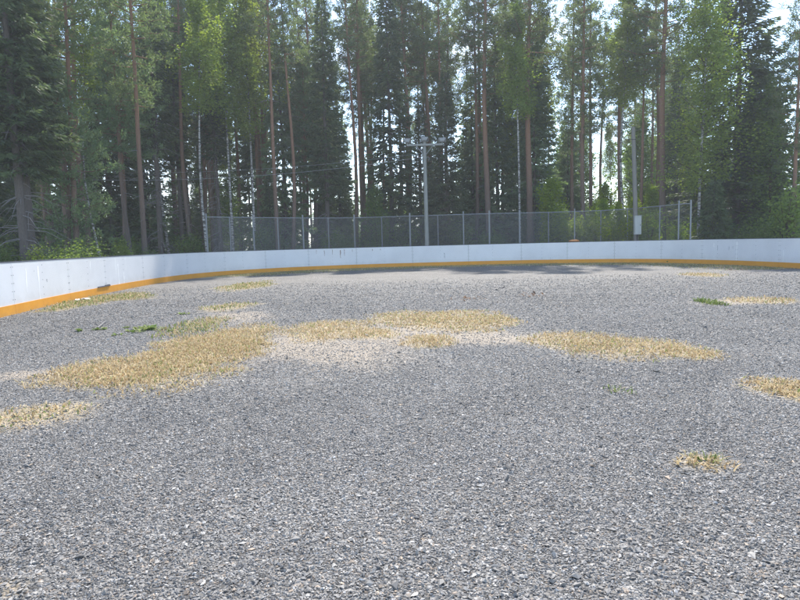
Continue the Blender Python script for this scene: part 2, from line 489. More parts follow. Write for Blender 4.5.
# rust, scuffs and painted-in pale light streaks measured on the face: (px, top py, bottom py, width m, material slot)
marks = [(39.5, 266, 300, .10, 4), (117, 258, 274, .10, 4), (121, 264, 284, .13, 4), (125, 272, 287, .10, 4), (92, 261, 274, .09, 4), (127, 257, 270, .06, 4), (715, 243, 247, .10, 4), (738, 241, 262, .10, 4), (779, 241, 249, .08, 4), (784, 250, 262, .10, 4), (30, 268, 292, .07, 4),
         (316, 250.2, 254, .03, 1), (324, 250.5, 256, .04, 1), (333, 249.5, 255, .03, 1), (340, 250, 258, .06, 1), (344, 249.5, 256, .04, 1), (351, 249.5, 252, .03, 1), (371, 249, 251, .05, 1),
         (381, 248.6, 250.3, .05, 1), (445, 253, 258, .045, 2), (716, 246, 251, .05, 3), (717.5, 247, 250, .04, 3), (727, 247, 250, .05, 3), (729, 246, 250.5, .05, 3), (732, 246, 249, .04, 3),
         (48, 279, 282, .05, 2), (38, 270, 272, .03, 3), (70, 282, 284, .03, 2), (549, 257, 260.5, .02, 3), (543, 258, 260, .02, 3), (778.5, 241, 248, .03, 3)]
for a, b in zip(cuts[:-1], cuts[1:]):
    mb = MB()
    strip(mb, a, b, -0.012, 0.0, 0.012, BH)
    # screw heads along both edges and mid
    for e in (a, b, (a + b) // 2):
        e2 = min(max(e, a), b)
        for z in (0.35, 0.55, 0.75, 0.95, 1.15):
            s = 0.05 if e == a else (-0.05 if e == b else 0)
            q = curve[e2] + tang[e2] * s + norm_in[e2] * 0.001
            R_ = [[tang[e2][0], norm_in[e2][0], 0], [tang[e2][1], norm_in[e2][1], 0], [0, 0, 1]]
            mb.box(np.array([q[0], q[1], z]) - BO, (0.018, 0.006, 0.018), R_, mat=2)
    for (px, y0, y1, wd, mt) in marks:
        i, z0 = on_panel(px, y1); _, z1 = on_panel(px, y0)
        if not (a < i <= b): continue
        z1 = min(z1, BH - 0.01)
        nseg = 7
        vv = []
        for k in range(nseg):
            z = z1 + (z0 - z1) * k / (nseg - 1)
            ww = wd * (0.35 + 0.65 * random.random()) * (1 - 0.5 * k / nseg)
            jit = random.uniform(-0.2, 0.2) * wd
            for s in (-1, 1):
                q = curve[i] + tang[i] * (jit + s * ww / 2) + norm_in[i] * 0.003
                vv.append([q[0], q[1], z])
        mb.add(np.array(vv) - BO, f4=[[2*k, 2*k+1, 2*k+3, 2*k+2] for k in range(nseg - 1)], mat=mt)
    p = mb.build('panel', [M['white_plastic'], M['rust'], M['scuff'], M['scuff_soft'], M['pale_light_streak']], boards)
    kb = MB(); strip(kb, a, b, 0.002, 0.016, -0.02, KH, 0.004)
    kb.build('kick_plate', M['orange_plastic'], p)
cb = MB(); strip(cb, 0, len(curve) - 1, -0.05, 0.006, BH + 0.001, BH + 0.028, 0)
cb.build('cap_rail', M['cap_rail'], boards)
# ------------------------------------------------------------------ ground sheets
def grid_sheet(x0, x1, y0, y1, step, keep=None):
    xs = np.arange(x0, x1 + step / 2, step); ys = np.arange(y0, y1 + step / 2, step)
    X, Y = np.meshgrid(xs, ys)
    nx = len(xs); ny = len(ys)
    idx = np.arange(nx * ny).reshape(ny, nx)
    f = np.stack([idx[:-1, :-1], idx[:-1, 1:], idx[1:, 1:], idx[1:, :-1]], -1).reshape(-1, 4)
    return X.ravel(), Y.ravel(), f

fb = MB()
xs = np.array([-900, -300, -120, -60, 60, 120, 300, 900.0]); ys = np.array([-400, -60, 0, 60, 120, 250, 500, 1400.0])
X, Y = np.meshgrid(xs, ys); idx = np.arange(64).reshape(8, 8)
fb.add(np.column_stack([X.ravel(), Y.ravel(), np.full(64, -0.03)]), f4=np.stack([idx[:-1, :-1], idx[:-1, 1:], idx[1:, 1:], idx[1:, :-1]], -1).reshape(-1, 4))
tag(fb.build('forest_floor', M['floor']), kind='structure', label='mossy brown and green forest floor beyond the boards')

# patches: (px, py, half width px, half height px)
def yh(px): return 253.1 - 0.0257 * px
def patch(px, py, rx, ry, rot=0.0):
    x, y = ground(px, py); d = FOC * EYE / (py - yh(px))
    return (x, y, rx * d / FOC, ry * d * d / (FOC * EYE), rot)
STRAW = {
    'left': [patch(120, 372, 62, 15), patch(185, 360, 75, 22), patch(228, 340, 44, 15), patch(210, 352, 52, 18)],
    'middle': [patch(328, 330, 42, 10), patch(372, 335, 26, 5)],
    'upper': [patch(405, 318, 40, 7), patch(455, 321, 50, 9), patch(495, 322, 25, 5)],
    'small': [patch(430, 343, 24, 6.5)],
    'right': [patch(575, 342, 45, 10), patch(635, 348, 60, 13), patch(685, 354, 28, 7)],
    'far right': [patch(785, 388, 34, 13), patch(800, 394, 30, 11)],
    'clump': [patch(705, 465, 30, 10)],
    'edge': [patch(30, 418, 58, 15)],
    'back strip': [patch(760, 301, 28, 3.5)],
    'back short': [patch(702, 275, 18, 2.2)],
    'foot': [patch(120, 297.5, 30, 4), patch(85, 303, 25, 4), patch(60, 309, 15, 3)],
    'corner': [patch(250, 286, 22, 4)],
    'corner near': [patch(230, 307, 26, 4)],
    'base left': [patch(5, 592, 30, 8)],
}
SAND = [patch(330, 352, 95, 18), patch(400, 335, 60, 14), patch(300, 345, 60, 14), patch(20, 375, 30, 5), patch(230, 318, 40, 6), 
        patch(728, 302, 40, 3), patch(480, 338, 60, 8)]
OLIVE = []

def ell(list_, X, Y, ns):
    m = np.zeros_like(X)
    for (x, y, a, b, r) in list_:
        q = np.sqrt(((X - x) / a) ** 2 + ((Y - y) / b) ** 2)
        amp = 0.7 if a * b < 1.2 else 1.35
        m = np.maximum(m, np.clip(1.42 - q * 0.85 + (ns - 0.47) * amp, 0, 1))
    return m

gx, gy, gf = grid_sheet(-13.5, 19.5, -5.0, 39.5, 0.11)
cpoly = np.vstack([curve[::4], curve[-1:]])
# distance of every ground point to the boards (chunked)
def dist_boards(X, Y):
    out = np.empty(len(X)); C = curve[::2]
    side = np.empty(len(X)); N = norm_in[::2]
    for s in range(0, len(X), 20000):
        dx = X[s:s+20000, None] - C[None, :, 0]; dy = Y[s:s+20000, None] - C[None, :, 1]
        q = dx * dx + dy * dy; j = q.argmin(1); r = np.arange(len(j))
        out[s:s+20000] = np.sqrt(q[r, j]); side[s:s+20000] = dx[r, j] * N[j, 0] + dy[r, j] * N[j, 1]
    return out, side
gd, gs = dist_boards(gx, gy)
ns1 = fbm(gx * 1.6, gy * 1.6, 3); ns2 = fbm(gx * 0.8, gy * 0.8, 9)
straw_m = ell([p for v in STRAW.values() for p in v], gx, gy, ns1)
sand_m = ell(SAND, gx, gy, ns2)
strip_w = 1.6 + 2.2 * (fbm(gx * 0.35, gy * 0.35, 21) - 0.25)
olive_m = np.clip(1.3 - gd / np.maximum(strip_w, 0.3), 0, 1) * (gy > 30)
# raked arcs
arc = np.zeros_like(gx)
for (cx, cy, r) in ((3, -18, 36.6), (3, -18, 35.0), (5, -30, 44.6), (5, -30, 46.1), (-6, -14, 32.0)):
    q = np.abs(np.hypot(gx - cx, gy - cy) - r + (fbm(gx * .3, gy * .3, 31) - 0.5) * 0.8)
    arc = np.maximum(arc, np.clip(1 - q / 0.16, 0, 1))
gz = 0.02 * (fbm(gx * 0.5, gy * 0.5, 5) - 0.5) - 0.02 * arc
gz += 0.02 * straw_m
keep_v = (gs > -0.6)
okf = keep_v[gf].all(1)
gb = MB()
gb.add(np.column_stack([gx, gy, gz]), f4=gf[okf], col=np.column_stack([straw_m, sand_m, olive_m]))
gravel_o = gb.build('gravel_ground', M['gravel'], smooth=True)
rt_ = gravel_o.data.attributes.new('rut', 'FLOAT', 'POINT'); rt_.data.foreach_set('value', arc.astype(np.float32))
tag(gravel_o, kind='structure', label='pale grey crushed gravel ground inside the rink')

from math import floor
def gz_at(X, Y):
    fx = np.clip(((X + 13.5) / 0.11).round().astype(int), 0, int(round(33 / 0.11)))
    nx = len(np.arange(-13.5, 19.5 + 0.055, 0.11))
    fy = np.clip(((Y + 5.0) / 0.11).round().astype(int), 0, len(gz) // nx - 1)
    k = fy * nx + np.clip(fx, 0, nx - 1)
    return gz[k], straw_m[k], sand_m[k]

# loose stones on the near gravel
def stones():
    out = []
    d = np.sqrt(rng.uniform(1.6 ** 2, 25.0 ** 2, 5600000))
    keep = rng.random(len(d)) < np.where(d < 4.5, 1.0, (4.5 / d) ** 2.0) * np.clip((25.0 - d) / 10.0, 0, 1)
    d = d[keep]
    x = rng.uniform(-1, 1, len(d)) * (0.74 * d + 0.7)
    z, st, sa = gz_at(x, d)
    keep = rng.random(len(d)) > np.clip(st * 0.9, 0, 0.75)
    keep &= rng.random(len(d)) > np.clip(sa * 0.7, 0, 0.6)
    dd, ss = dist_boards(x, d)
    keep &= ss > 0.05
    x = x[keep]; y = d[keep]; z = z[keep]; n = len(x)
    r = np.clip(np.exp(rng.normal(math.log(0.0058), 0.36, n)), 0.003, 0.019)
    big = rng.random(n) < 0.004; r[big] *= rng.uniform(1.4, 2.2, big.sum())
    r *= np.clip(0.9 + (y - 5) * 0.06, 0.9, 1.9)
    base = np.array([[1,0,0],[0,1,0],[-1,0,0],[0,-1,0],[0.15,0.1,0.85],[-0.1,0.05,-0.85]])
    tri = np.array([[0,1,4],[1,2,4],[2,3,4],[3,0,4],[1,0,5],[2,1,5],[3,2,5],[0,3,5]])
    v = base[None] * rng.uniform(0.7, 1.3, (n, 6, 1)) + rng.normal(0, 0.16, (n, 6, 3))
    v *= np.stack([rng.uniform(0.8, 1.5, n), rng.uniform(0.6, 1.1, n), rng.uniform(0.55, 0.95, n)], 1)[:, None, :]
    # random tilt then yaw
    tl = rng.normal(0, 0.45, n); c, s = np.cos(tl)[:, None], np.sin(tl)[:, None]
    vy = v[..., 1] * c - v[..., 2] * s; vz = v[..., 1] * s + v[..., 2] * c
    a = rng.uniform(0, 6.283, n); c, s = np.cos(a)[:, None], np.sin(a)[:, None]
    vx2 = v[..., 0] * c - vy * s; vy2 = v[..., 0] * s + vy * c
    v = np.stack([vx2, vy2, vz], -1) * r[:, None, None]
    v += np.stack([x, y, z + r * 0.35], 1)[:, None, :]
    g = np.clip(rng.lognormal(math.log(0.212), 0.34, n), 0.055, 0.6)
    g[big] = np.minimum(g[big], 0.22)
    g *= 0.72 + 0.6 * fbm(x * 0.9, y * 0.9, 41)
    col = np.stack([g * 1.08, g * 0.985, g * 0.86], 1)
    k = rng.random(n) < 0.06; col[k] = col[k] * np.array([1.15, 0.95, 0.75])
    k = rng.random(n) < 0.08; col[k] *= 0.4
    k = (rng.random(n) < 0.012) & ~big; col[k] = np.array([0.5, 0.48, 0.45])
    mb = MB()
    f = (tri[None] + 6 * np.arange(n)[:, None, None]).reshape(-1, 3)
    mb.add(v.reshape(-1, 3), f3=f, col=np.repeat(col, 6, 0))
    o = mb.build('loose_gravel', M['stone'])
    tag(o, 'loose angular grey stones covering the near gravel', 'gravel', kind='stuff')
stones()

# ------------------------------------------------------------------ grass blades
def blades(name, pts, hmin, hmax, colors, label, flat=0.5, w=0.006, cat='grass', kind='stuff'):
    n = len(pts)
    if n == 0: return
    x, y = pts[:, 0], pts[:, 1]
    z, _, _ = gz_at(x, y)
    a = rng.uniform(0, 6.283, n); L_ = rng.uniform(hmin, hmax, n)
    lean = np.clip(rng.beta(1.5, 1.5, n) * (0.4 + flat), 0.02, 0.97) * math.pi / 2
    dirx = np.cos(a) * np.sin(lean); diry = np.sin(a) * np.sin(lean); dirz = np.cos(lean)
    wx = -np.sin(a + rng.normal(0, .6, n)); wy = np.cos(a)
    ww = w * rng.uniform(0.7, 1.6, n)
    B = np.stack([x, y, z - 0.004], 1)
    Wd = np.stack([wx * ww, wy * ww, np.zeros(n)], 1)
    D = np.stack([dirx, diry, dirz], 1) * L_[:, None]
    D2 = D.copy(); D2[:, 2] *= 0.7; D2[:, :2] *= 1.15
    v = np.stack([B - Wd, B + Wd, B + D * 0.55 + Wd * 0.7, B + D * 0.55 - Wd * 0.7, B + D2], 1)
    f4 = np.array([[0, 1, 2, 3]])[None] + 5 * np.arange(n)[:, None, None]
    f3 = np.array([[3, 2, 4]])[None] + 5 * np.arange(n)[:, None, None]
    cols = np.array(colors)[rng.integers(0, len(colors), n)] * rng.uniform(0.7, 1.25, (n, 1))
    mb = MB(); mb.add(v.reshape(-1, 3), f3=f3.reshape(-1, 3), f4=f4.reshape(-1, 4), col=np.repeat(cols, 5, 0))
    o = mb.build(name, M['straw'])
    return tag(o, label, cat, kind=kind)

def scatter(ells, dens, thr=0.45, seed=3):
    pts = []
    for (x, y, a, b, r) in ells:
        n = int(dens * 4 * a * b * 1.9)
        px = x + rng.uniform(-1.3, 1.3, n) * a; py = y + rng.uniform(-1.3, 1.3, n) * b
        m = ell([(x, y, a, b, r)], px, py, fbm(px * 1.6, py * 1.6, seed))
        k = rng.random(n) < np.clip((m - thr + 0.12) * 1.35, 0, 1) * (0.4 + 0.9 * fbm(px * 5, py * 5, 77))
        _, s = dist_boards(px, py) if n else (0, px)
        pts.append(np.column_stack([px, py])[k & (s > 0.04)])
    return np.vstack(pts)

DRY = [(0.50, 0.385, 0.22), (0.43, 0.315, 0.17), (0.56, 0.455, 0.28), (0.36, 0.25, 0.13), (0.52, 0.40, 0.22)]
MIXD = DRY + [(0.30, 0.30, 0.11), (0.24, 0.27, 0.09)]
GREEN = [(0.10, 0.15, 0.035), (0.15, 0.20, 0.05), (0.21, 0.24, 0.08)]
blades('dry_grass', scatter(STRAW['left'], 2300), .03, .10, DRY * 3 + MIXD, 'largest patch of straw coloured dry grass left of the middle of the gravel', .7)
blades('dry_grass', scatter(STRAW['middle'], 1500), .03, .10, DRY * 3 + MIXD, 'tan dry grass patch just right of the largest straw patch', .7)
blades('dry_grass', scatter(STRAW['upper'], 1100), .03, .085, DRY + MIXD, 'elongated dry grass patch in the middle nearest to the back boards below the lamp pole', .7, .008)
blades('dry_grass', scatter(STRAW['small'], 1800), .04, .11, DRY * 3 + MIXD, 'small isolated tan grass patch below the elongated middle patch', .7)
blades('dry_grass', scatter(STRAW['right'], 1700), .03, .085, DRY * 2 + MIXD, 'wide dry grass patch right of the middle tapering to a point on its right', .7)
blades('dry_grass', scatter(STRAW['far right'], 2000), .03, .09, DRY * 3 + MIXD, 'dry brown grass patch cut by the right edge of the picture', .7)
blades('dry_grass', scatter(STRAW['clump'], 2600), .03, .10, DRY * 3 + MIXD, 'small dry clump with a green centre in the near right gravel', .6, .005)
blades('dry_grass', scatter(STRAW['edge'], 1300, .6), .03, .09, DRY + MIXD + GREEN[:1], 'sparse faded grass patch at the left edge below the largest straw patch', .7)
blades('dry_grass', scatter(STRAW['back strip'], 500), .04, .12, DRY * 2 + MIXD, 'thin yellow grass strip on the far gravel near the right boards', .7, .010)
blades('dry_grass', scatter(STRAW['back short'], 350), .04, .12, DRY * 2 + MIXD, 'short thin yellow grass strip close to the back boards below the fence end', .7, .012)
blades('grass', scatter(STRAW['foot'], 700), .04, .14, MIXD + GREEN, 'yellow green grass along the foot of the left boards', .6, .009)
blades('grass', scatter(STRAW['corner'], 400), .04, .13, MIXD + GREEN, 'green and yellow grass patch near the rounded left corner of the boards', .6, .010)
blades('grass', scatter(STRAW['corner near'], 500, .6), .04, .12, MIXD + GREEN, 'sparse yellow green grass behind the largest straw patch', .6, .009)
blades('dry_grass', scatter(STRAW['base left'], 500, .8), .02, .06, [(0.36, 0.27, 0.16), (0.28, 0.19, 0.11)], 'thin dead straw scattered in the near left corner of the gravel', .9, .003)
# green middles
g_pts = np.vstack([scatter([patch(707, 464, 9, 4)], 2500, .4), scatter([patch(620, 391, 10, 3)], 900, .4)])
blades('grass', scatter([patch(706, 463, 11, 5)], 3000, .35), .04, .11, GREEN, 'small green tuft growing in the middle of the near right dry clump', .35, .005)
blades('grass', scatter([patch(620, 391, 14, 4)], 1000, .4), .03, .10, GREEN + DRY[:1], 'small pale green tuft below the wide right dry patch', .4, .006)
blades('grass', scatter([patch(712, 303.5, 8, 2.5)], 900, .3), .06, .18, GREEN, 'dark green tuft beside the thin yellow strip on the far gravel', .4, .010)
blades('grass', scatter([patch(160, 374, 14, 5), patch(155, 366, 10, 4)], 1200, .4), .04, .10, GREEN + MIXD, 'greenish blades inside the largest straw patch', .5, .006)
blades('grass', scatter([patch(190, 330, 28, 6), patch(205, 322, 20, 4)], 700, .4), .04, .13, GREEN + MIXD, 'green fringe along the upper edge of the largest straw patch', .5, .008)

# olive strip along the back boards
def strip_pts(n, dmax, i0, i1):
    i = rng.integers(i0, i1, n); o = np.abs(rng.normal(0, 1, n)) * dmax * 0.5
    q = curve[i] + norm_in[i] * (0.05 + o)[:, None] + tang[i] * rng.uniform(-.15, .15, n)[:, None]
    k = rng.random(n) < np.clip(fbm(q[:, 0] * .5, q[:, 1] * .5, 21) * 2.6 - 0.4, 0, 1)
    return q[k]
blades('grass', strip_pts(48000, 2.6, px_to_curve(215), px_to_curve(800)), .025, .08, MIXD + [(0.22, 0.23, 0.10)] * 4, 'olive and yellow grass growing along the foot of the back boards', .6, .012)

# broad-leaved weeds
def weed(px, py, n, size, label, spread):
    x0, y0 = ground(px, py)
    mb = MB()
    for _ in range(n):
        x = rng.normal(0, spread); y = rng.normal(0, spread * 0.8)
        mb.tube([(0, 0, .006), (x * .5, y * .5, .012), (x, y, .006)], .004, 4, col=(0.12, 0.16, 0.05))
        for k in range(rng.integers(4, 9)):
            a = rng.uniform(0, 6.283); el = rng.uniform(0.15, 0.9); L_ = size * rng.uniform(.6, 1.2)
            d = np.array([math.cos(a) * math.cos(el), math.sin(a) * math.cos(el), math.sin(el)]) * L_
            s = np.array([-math.sin(a), math.cos(a), 0]) * L_ * 0.22
            b = np.array([x, y, 0.0])
            m = b + d * 0.55 + np.array([0, 0, 0.01]); t = b + d * np.array([1, 1, 0.75])
            c = np.array(GREEN[rng.integers(0, 3)]) * rng.uniform(.8, 1.5)
            mb.add([b, m - s, t, m + s, m + np.array([0, 0, -0.008])], f3=[[0, 1, 4], [1, 2, 4], [2, 3, 4], [3, 0, 4]], col=np.tile(c, (5, 1)))
    o = mb.build('weed_plant', M['straw']); o.location = (x0, y0, 0.0)
    tag(o, label, 'weed')
weed(80, 331.5, 5, .10, 'small round green weed on the left gravel, nearest the left boards', .05)
weed(102, 329.5, 5, .09, 'low sprawling weed beside the pale stick on the left gravel', .12)
weed(117, 335.5, 3, .07, 'tiny green weed sprouting below the large weed cluster', .06)
weed(146, 330, 16, .13, 'largest cluster of broad green weeds above the straw patch', .17)
weed(184, 314.5, 4, .10, 'lone green weed at the right of the weed cluster, farther back', .07)
weed(125, 328, 4, .06, 'thin weed between the pale stick and the large weed cluster', .08)

# ------------------------------------------------------------------ litter
def litter():
    x, y = ground(83, 301)
    mb = MB(); n = 8
    X, Y = np.meshgrid(np.linspace(-.17, .17, n), np.linspace(-.11, .11, n))
    Z = 0.035 + 0.05 * fbm(X * 14 + 5, Y * 14, 4) + 0.03 * np.sin(X * 20)
    X = X + 0.03 * np.sin(Y * 30); Y = Y + 0.03 * np.cos(X * 25)
    P = np.column_stack([X.ravel(), Y.ravel(), Z.ravel()]); idx = np.arange(n * n).reshape(n, n)
    f = np.stack([idx[:-1, :-1], idx[:-1, 1:], idx[1:, 1:], idx[1:, :-1]], -1).reshape(-1, 4)
    mb.add(P, f4=f); Q = P.copy(); Q[:, 2] -= 0.004; mb.add(Q, f4=f[:, ::-1])
    o = mb.build('paper_scrap', M['paper'], smooth=True); o.location = (x, y, 0)
    tag(o, 'crumpled white paper scrap lying by the foot of the left boards', 'litter')
    # pale stick
    x, y = ground(98, 329); x2, y2 = ground(106, 322.5)
    mb = MB(); P = np.array([[0, 0, .03], [(x2 - x) * .5 + .02, (y2 - y) * .5, .05], [x2 - x, y2 - y, .035]])
    mb.tube(P, [.012, .010, .006], 6)
    mb.tube([P[1], P[1] + np.array([.14, .1, .03])], [.006, .003], 5)
    o = mb.build('stick', M['dead_wood']); o.location = (x, y, 0); tag(o, 'thin pale dead stick lying among weeds on the left gravel', 'stick')
    # dark strip on the kick plate ledge
    i = px_to_curve(104); q = curve[i] + norm_in[i] * 0.03
    mb = MB(); T = tang[i]; R_ = [[T[0], norm_in[i][0], 0], [T[1], norm_in[i][1], 0], [0, 0, 1]]
    mb.box((0, 0, 0), (1.1, .03, .035), R_); mb.box((T[0] * .3, T[1] * .3, .025), (.4, .028, .03), R_)
    o = mb.build('wood_strip', M['scuff']); o.location = (q[0], q[1], KH + .022); o.rotation_euler = (0, 0, 0)
    tag(o, 'short dark wood strip resting on top of the orange kick plate', 'wood strip')
    # dead leaves
    for (px, py, lab) in ((470, 299, 'faint scatter of reddish dead leaves on the far gravel, left of the brown heap'), (530, 296.3, 'small brown heap of dead leaves on the far gravel'),
                          (735, 270.5, 'small dark brown leaf heap near the right boards'), (440, 271.5, None)):
        if lab is None: continue
        x, y = ground(px, py); mb = MB()
        wx = 0.42 if px != 470 else 0.7
        for _ in range(30):
            c = np.array([rng.normal(0, wx * .4), rng.normal(0, .22), rng.uniform(.02, .09)])
            if px == 470: c[2] *= .4
            a = rng.uniform(0, 6.28); s = rng.uniform(.025, .05); t = rng.normal(0, .5)
            u = np.array([math.cos(a), math.sin(a), t]) * s; v = np.array([-math.sin(a), math.cos(a), -t]) * s * .6
            col = np.array([(0.20, 0.12, 0.07), (0.14, 0.085, 0.055), (0.27, 0.18, 0.12)][rng.integers(0, 3)])
            mb.add([c - u, c + v, c + u, c - v], f4=[[0, 1, 2, 3]], col=np.tile(col, (4, 1)))
        o = mb.build('dead_leaves', M['straw']); o.location = (x, y, 0); tag(o, lab, 'dead leaves', kind='stuff')
litter()

# ------------------------------------------------------------------ chain-link fence
FZ = 3.27
fence_px = [(206, 217), (229, 217.3), (252, 217.5), (277, 217.8), (302, 218), (328, 218), (353, 218), (382, 217), (409.5, 216), (438, 215.3), (465.5, 214.3),
            (484.5, 213.6), (522, 213), (549, 212.3), (574, 211.5), (602, 210.6), (626, 209.7), (660, 206), (679, 204.2), (691, 203.5)]
tall = {252, 302, 353, 409.5, 465.5, 484.5, 574, 679, 691, 206, 522}
thick = {484.5, 522, 302, 353, 409.5}
fp = []
for (px, py) in fence_px:
    v = ray(px, py); t = (FZ - EYE) / v[2]
    fp.append((v[0] * t, v[1] * t))
fp = np.array(fp)
f2 = fp.copy(); f2[1:-3] = 0.25 * fp[:-4] + 0.5 * fp[1:-3] + 0.25 * fp[2:-2]; fp = f2
fence = tag(empty('chain_link_fence', (float(fp[9][0]), float(fp[9][1]), 0)), 'grey chain link fence on steel posts behind the back boards', 'fence')
FO = np.array([fp[9][0], fp[9][1], 0])
for (px, py), (x, y) in zip(fence_px, fp):
    mb = MB(); r = 0.055 if px in thick else (0.045 if px in tall else 0.034)
    h = FZ + (0.2 if px in tall else 0.02)
    mb.tube([np.array([x, y, 0]) - FO, np.array([x, y, h]) - FO], r, 8)
    mb.build('post', M['galvanised'], fence, smooth=False)
mb = MB()
mb.tube(np.column_stack([fp, np.full(len(fp), FZ)]) - FO, 0.026, 6); mb.build('top_rail', M['galvanised'], fence)
def fence_wires():
    mb = MB(); sub = resample(fp, 0.05)
    # keep to the straight runs between posts
    s = np.concatenate([[0], np.cumsum(np.linalg.norm(np.diff(fp, axis=0), axis=1))])
    tot = s[-1]; cell = 0.062; z0, z1 = 0.05, FZ - 0.03; Hh = z1 - z0
    def P(ss, z):
        return np.stack([np.interp(ss, s, fp[:, 0]), np.interp(ss, s, fp[:, 1]) - 0.03, z], -1)
    r = 0.0034
    V = []; n = 0
    for sg in (1, -1):
        for k in np.arange(-Hh, tot + Hh, cell):
            a = k; b = k + sg * Hh
            zz = np.linspace(z0, z1, 7); ss = np.linspace(a, b, 7)
            ok = (ss >= 0) & (ss <= tot)
            if ok.sum() < 2: continue
            q = P(ss[ok], zz[ok]) - FO
            mb.tube(q, r, 3, caps=False)
    mb.build('wire_mesh', M['wire'], fence)
fence_wires()

# ------------------------------------------------------------------ poles
def lamp_pole():
    d = 38.3
    x, y, _ = at(427, 238, d)
    root = tag(empty('floodlight_pole', (x, y, 0)), 'grey wooden pole with a crossarm and three floodlights behind the boards', 'floodlight pole')
    xt, _, zt = at(424.3, 141, d)
    lean = (xt - x)
    mb = MB(); mb.tube([(0, 0, -.1), (lean * .5, 0, zt * .5), (lean, 0, zt)], [.135, .12, .105], 12); mb.build('pole', M['grey_wood'], root, smooth=True)
    za = at(424, 145.2, d)[2]
    x0 = at(406.5, 145, d)[0] - x; x1 = at(442.5, 145, d)[0] - x; xc = (x0 + x1) / 2
    mb = MB(); mb.box((xc, -.15, za), (x1 - x0, .11, .12)); mb.build('crossarm', M['grey_wood'], root)
    for s in (-1, 1):
        mb = MB(); xa = lean + s * .55
        mb.tube([(xa, -.215, za - .03), (lean + s * .10, -.17, za - .58)], .022, 6); mb.build('brace', M['galvanised'], root)
    for (cx, zz) in ((x0 + .03, za + .30), (lean, zt + .12), (x1 - .03, za + .30)):
        mb = MB()
        # tapered housing: wide bottom rim, narrower top, on a yoke
        for (w0, w1, d0_, d1_, zb, zc) in ((.15, .19, .09, .12, -.12, .04), (.22, .22, .13, .13, .04, .09)):
            vv = []
            for (ww, dd, z) in ((w0, d0_, zb), (w1, d1_, zc)):
                vv += [[-ww, -dd, z], [ww, -dd, z], [ww, dd, z], [-ww, dd, z]]
            mb.add(np.array(vv) + np.array([cx, -.15, zz]), f4=[[0,3,2,1],[4,5,6,7],[0,1,5,4],[1,2,6,5],[2,3,7,6],[3,0,4,7]])
        for s in (-1, 1): mb.box((cx + s * .235, -.15, zz - .06), (.02, .04, .2))
        mb.box((cx, -.15, zz - .16), (.48, .04, .02))
        if cx != lean: mb.tube([(cx, -.15, zz - .16), (cx, -.15, za + .05)], .025, 6)
        o = mb.build('floodlight', M['lamp_grey'], root)
        gb_ = MB(); gb_.box((cx, -.265, zz - .03), (.26, .012, .10), [[1,0,0],[0,.97,-.2],[0,.2,.97]]); gb_.build('lens', M['lamp_glass'], o)
    # insulator hooks
    for s in (-1, 1):
        mb = MB(); th = np.linspace(-1.2, 3.6, 10)
        p = np.column_stack([lean + s * (.19 + .09 * np.cos(th)), np.full(10, -.12), za - .85 + .11 * np.sin(th)])
        mb.tube(p, .016, 6); mb.build('cable_hook', M['galvanised'], root)
    return x + lean, y, za - .8
lx, ly, lz = lamp_pole()

def utility_pole():
    d = 37.6
    x, y, _ = at(637, 238, d)
    root = tag(empty('utility_pole', (x, y, 0)), 'weathered grey wooden pole with a light grey cabinet fixed to it', 'utility pole')
    xt, _, zt = at(633.2, 127, d); lean = xt - x
    mb = MB(); mb.tube([(0, 0, -.1), (lean * .5, 0, zt * .5), (lean, 0, zt)], [.15, .135, .115], 12); mb.build('pole', M['brown_wood'], root, smooth=True)
    zb = at(636, 234.5, d)[2]; zc = at(636, 216, d)[2]; xb = at(635.8, 225, d)[0] - x
    mb = MB(); mb.box((xb, -.27, (zb + zc) / 2), (.40, .22, zc - zb)); mb.box((xb, -.28, zc + .012), (.44, .27, .02))
    o = mb.build('meter_cabinet', M['box_grey'], root)
    mb = MB(); mb.box((xb, -.386, (zb + zc) / 2), (.35, .008, zc - zb - .1)); o2 = mb.build('cabinet_door', M['box_grey'], o)
    mb = MB(); mb.box((xb + .13, -.40, (zb + zc) / 2), (.02, .02, .10)); mb.build('door_handle', M['black_metal'], o)
    mb = MB(); mb.tube([(xb, -.2, zb), (xb * .6, -.19, .0)], .03, 6); mb.build('conduit', M['black_metal'], root)
    zk = at(633, 139.8, d)[2]
    mb = MB(); mb.tube([(lean + .12, -.1, zk), (lean - .32, -.14, zk)], .022, 6); mb.tube([(lean - .32, -.14, zk - .06), (lean - .32, -.14, zk + .1)], .03, 6)
    mb.build('bracket', M['black_metal'], root)
    return x + lean, y, zk
ux, uy, uz = utility_pole()

def cable(p0, p1, sag, label, r=.012):
    t = np.linspace(0, 1, 30); p0 = np.array(p0); p1 = np.array(p1)
    P = p0 + (p1 - p0) * t[:, None]; P[:, 2] -= sag * 4 * t * (1 - t)
    mb = MB(); mb.tube(P, r, 5)
    tag(mb.build('overhead_cable', M['cable']), label, 'cable', 'overhead cables')
ex, ey, ez = at(-60, 170, 40)
cable((lx - .25, ly - .12, lz + .05), (ex, ey, ez), 1.0, 'thin grey overhead cable running left from the floodlight pole, lower of the pair', .008)
cable((lx - .25, ly + .1, lz + .32), (ex, ey + 1.5, ez + .55), .85, 'thin grey overhead cable running left from the floodlight pole, upper of the pair', .006)

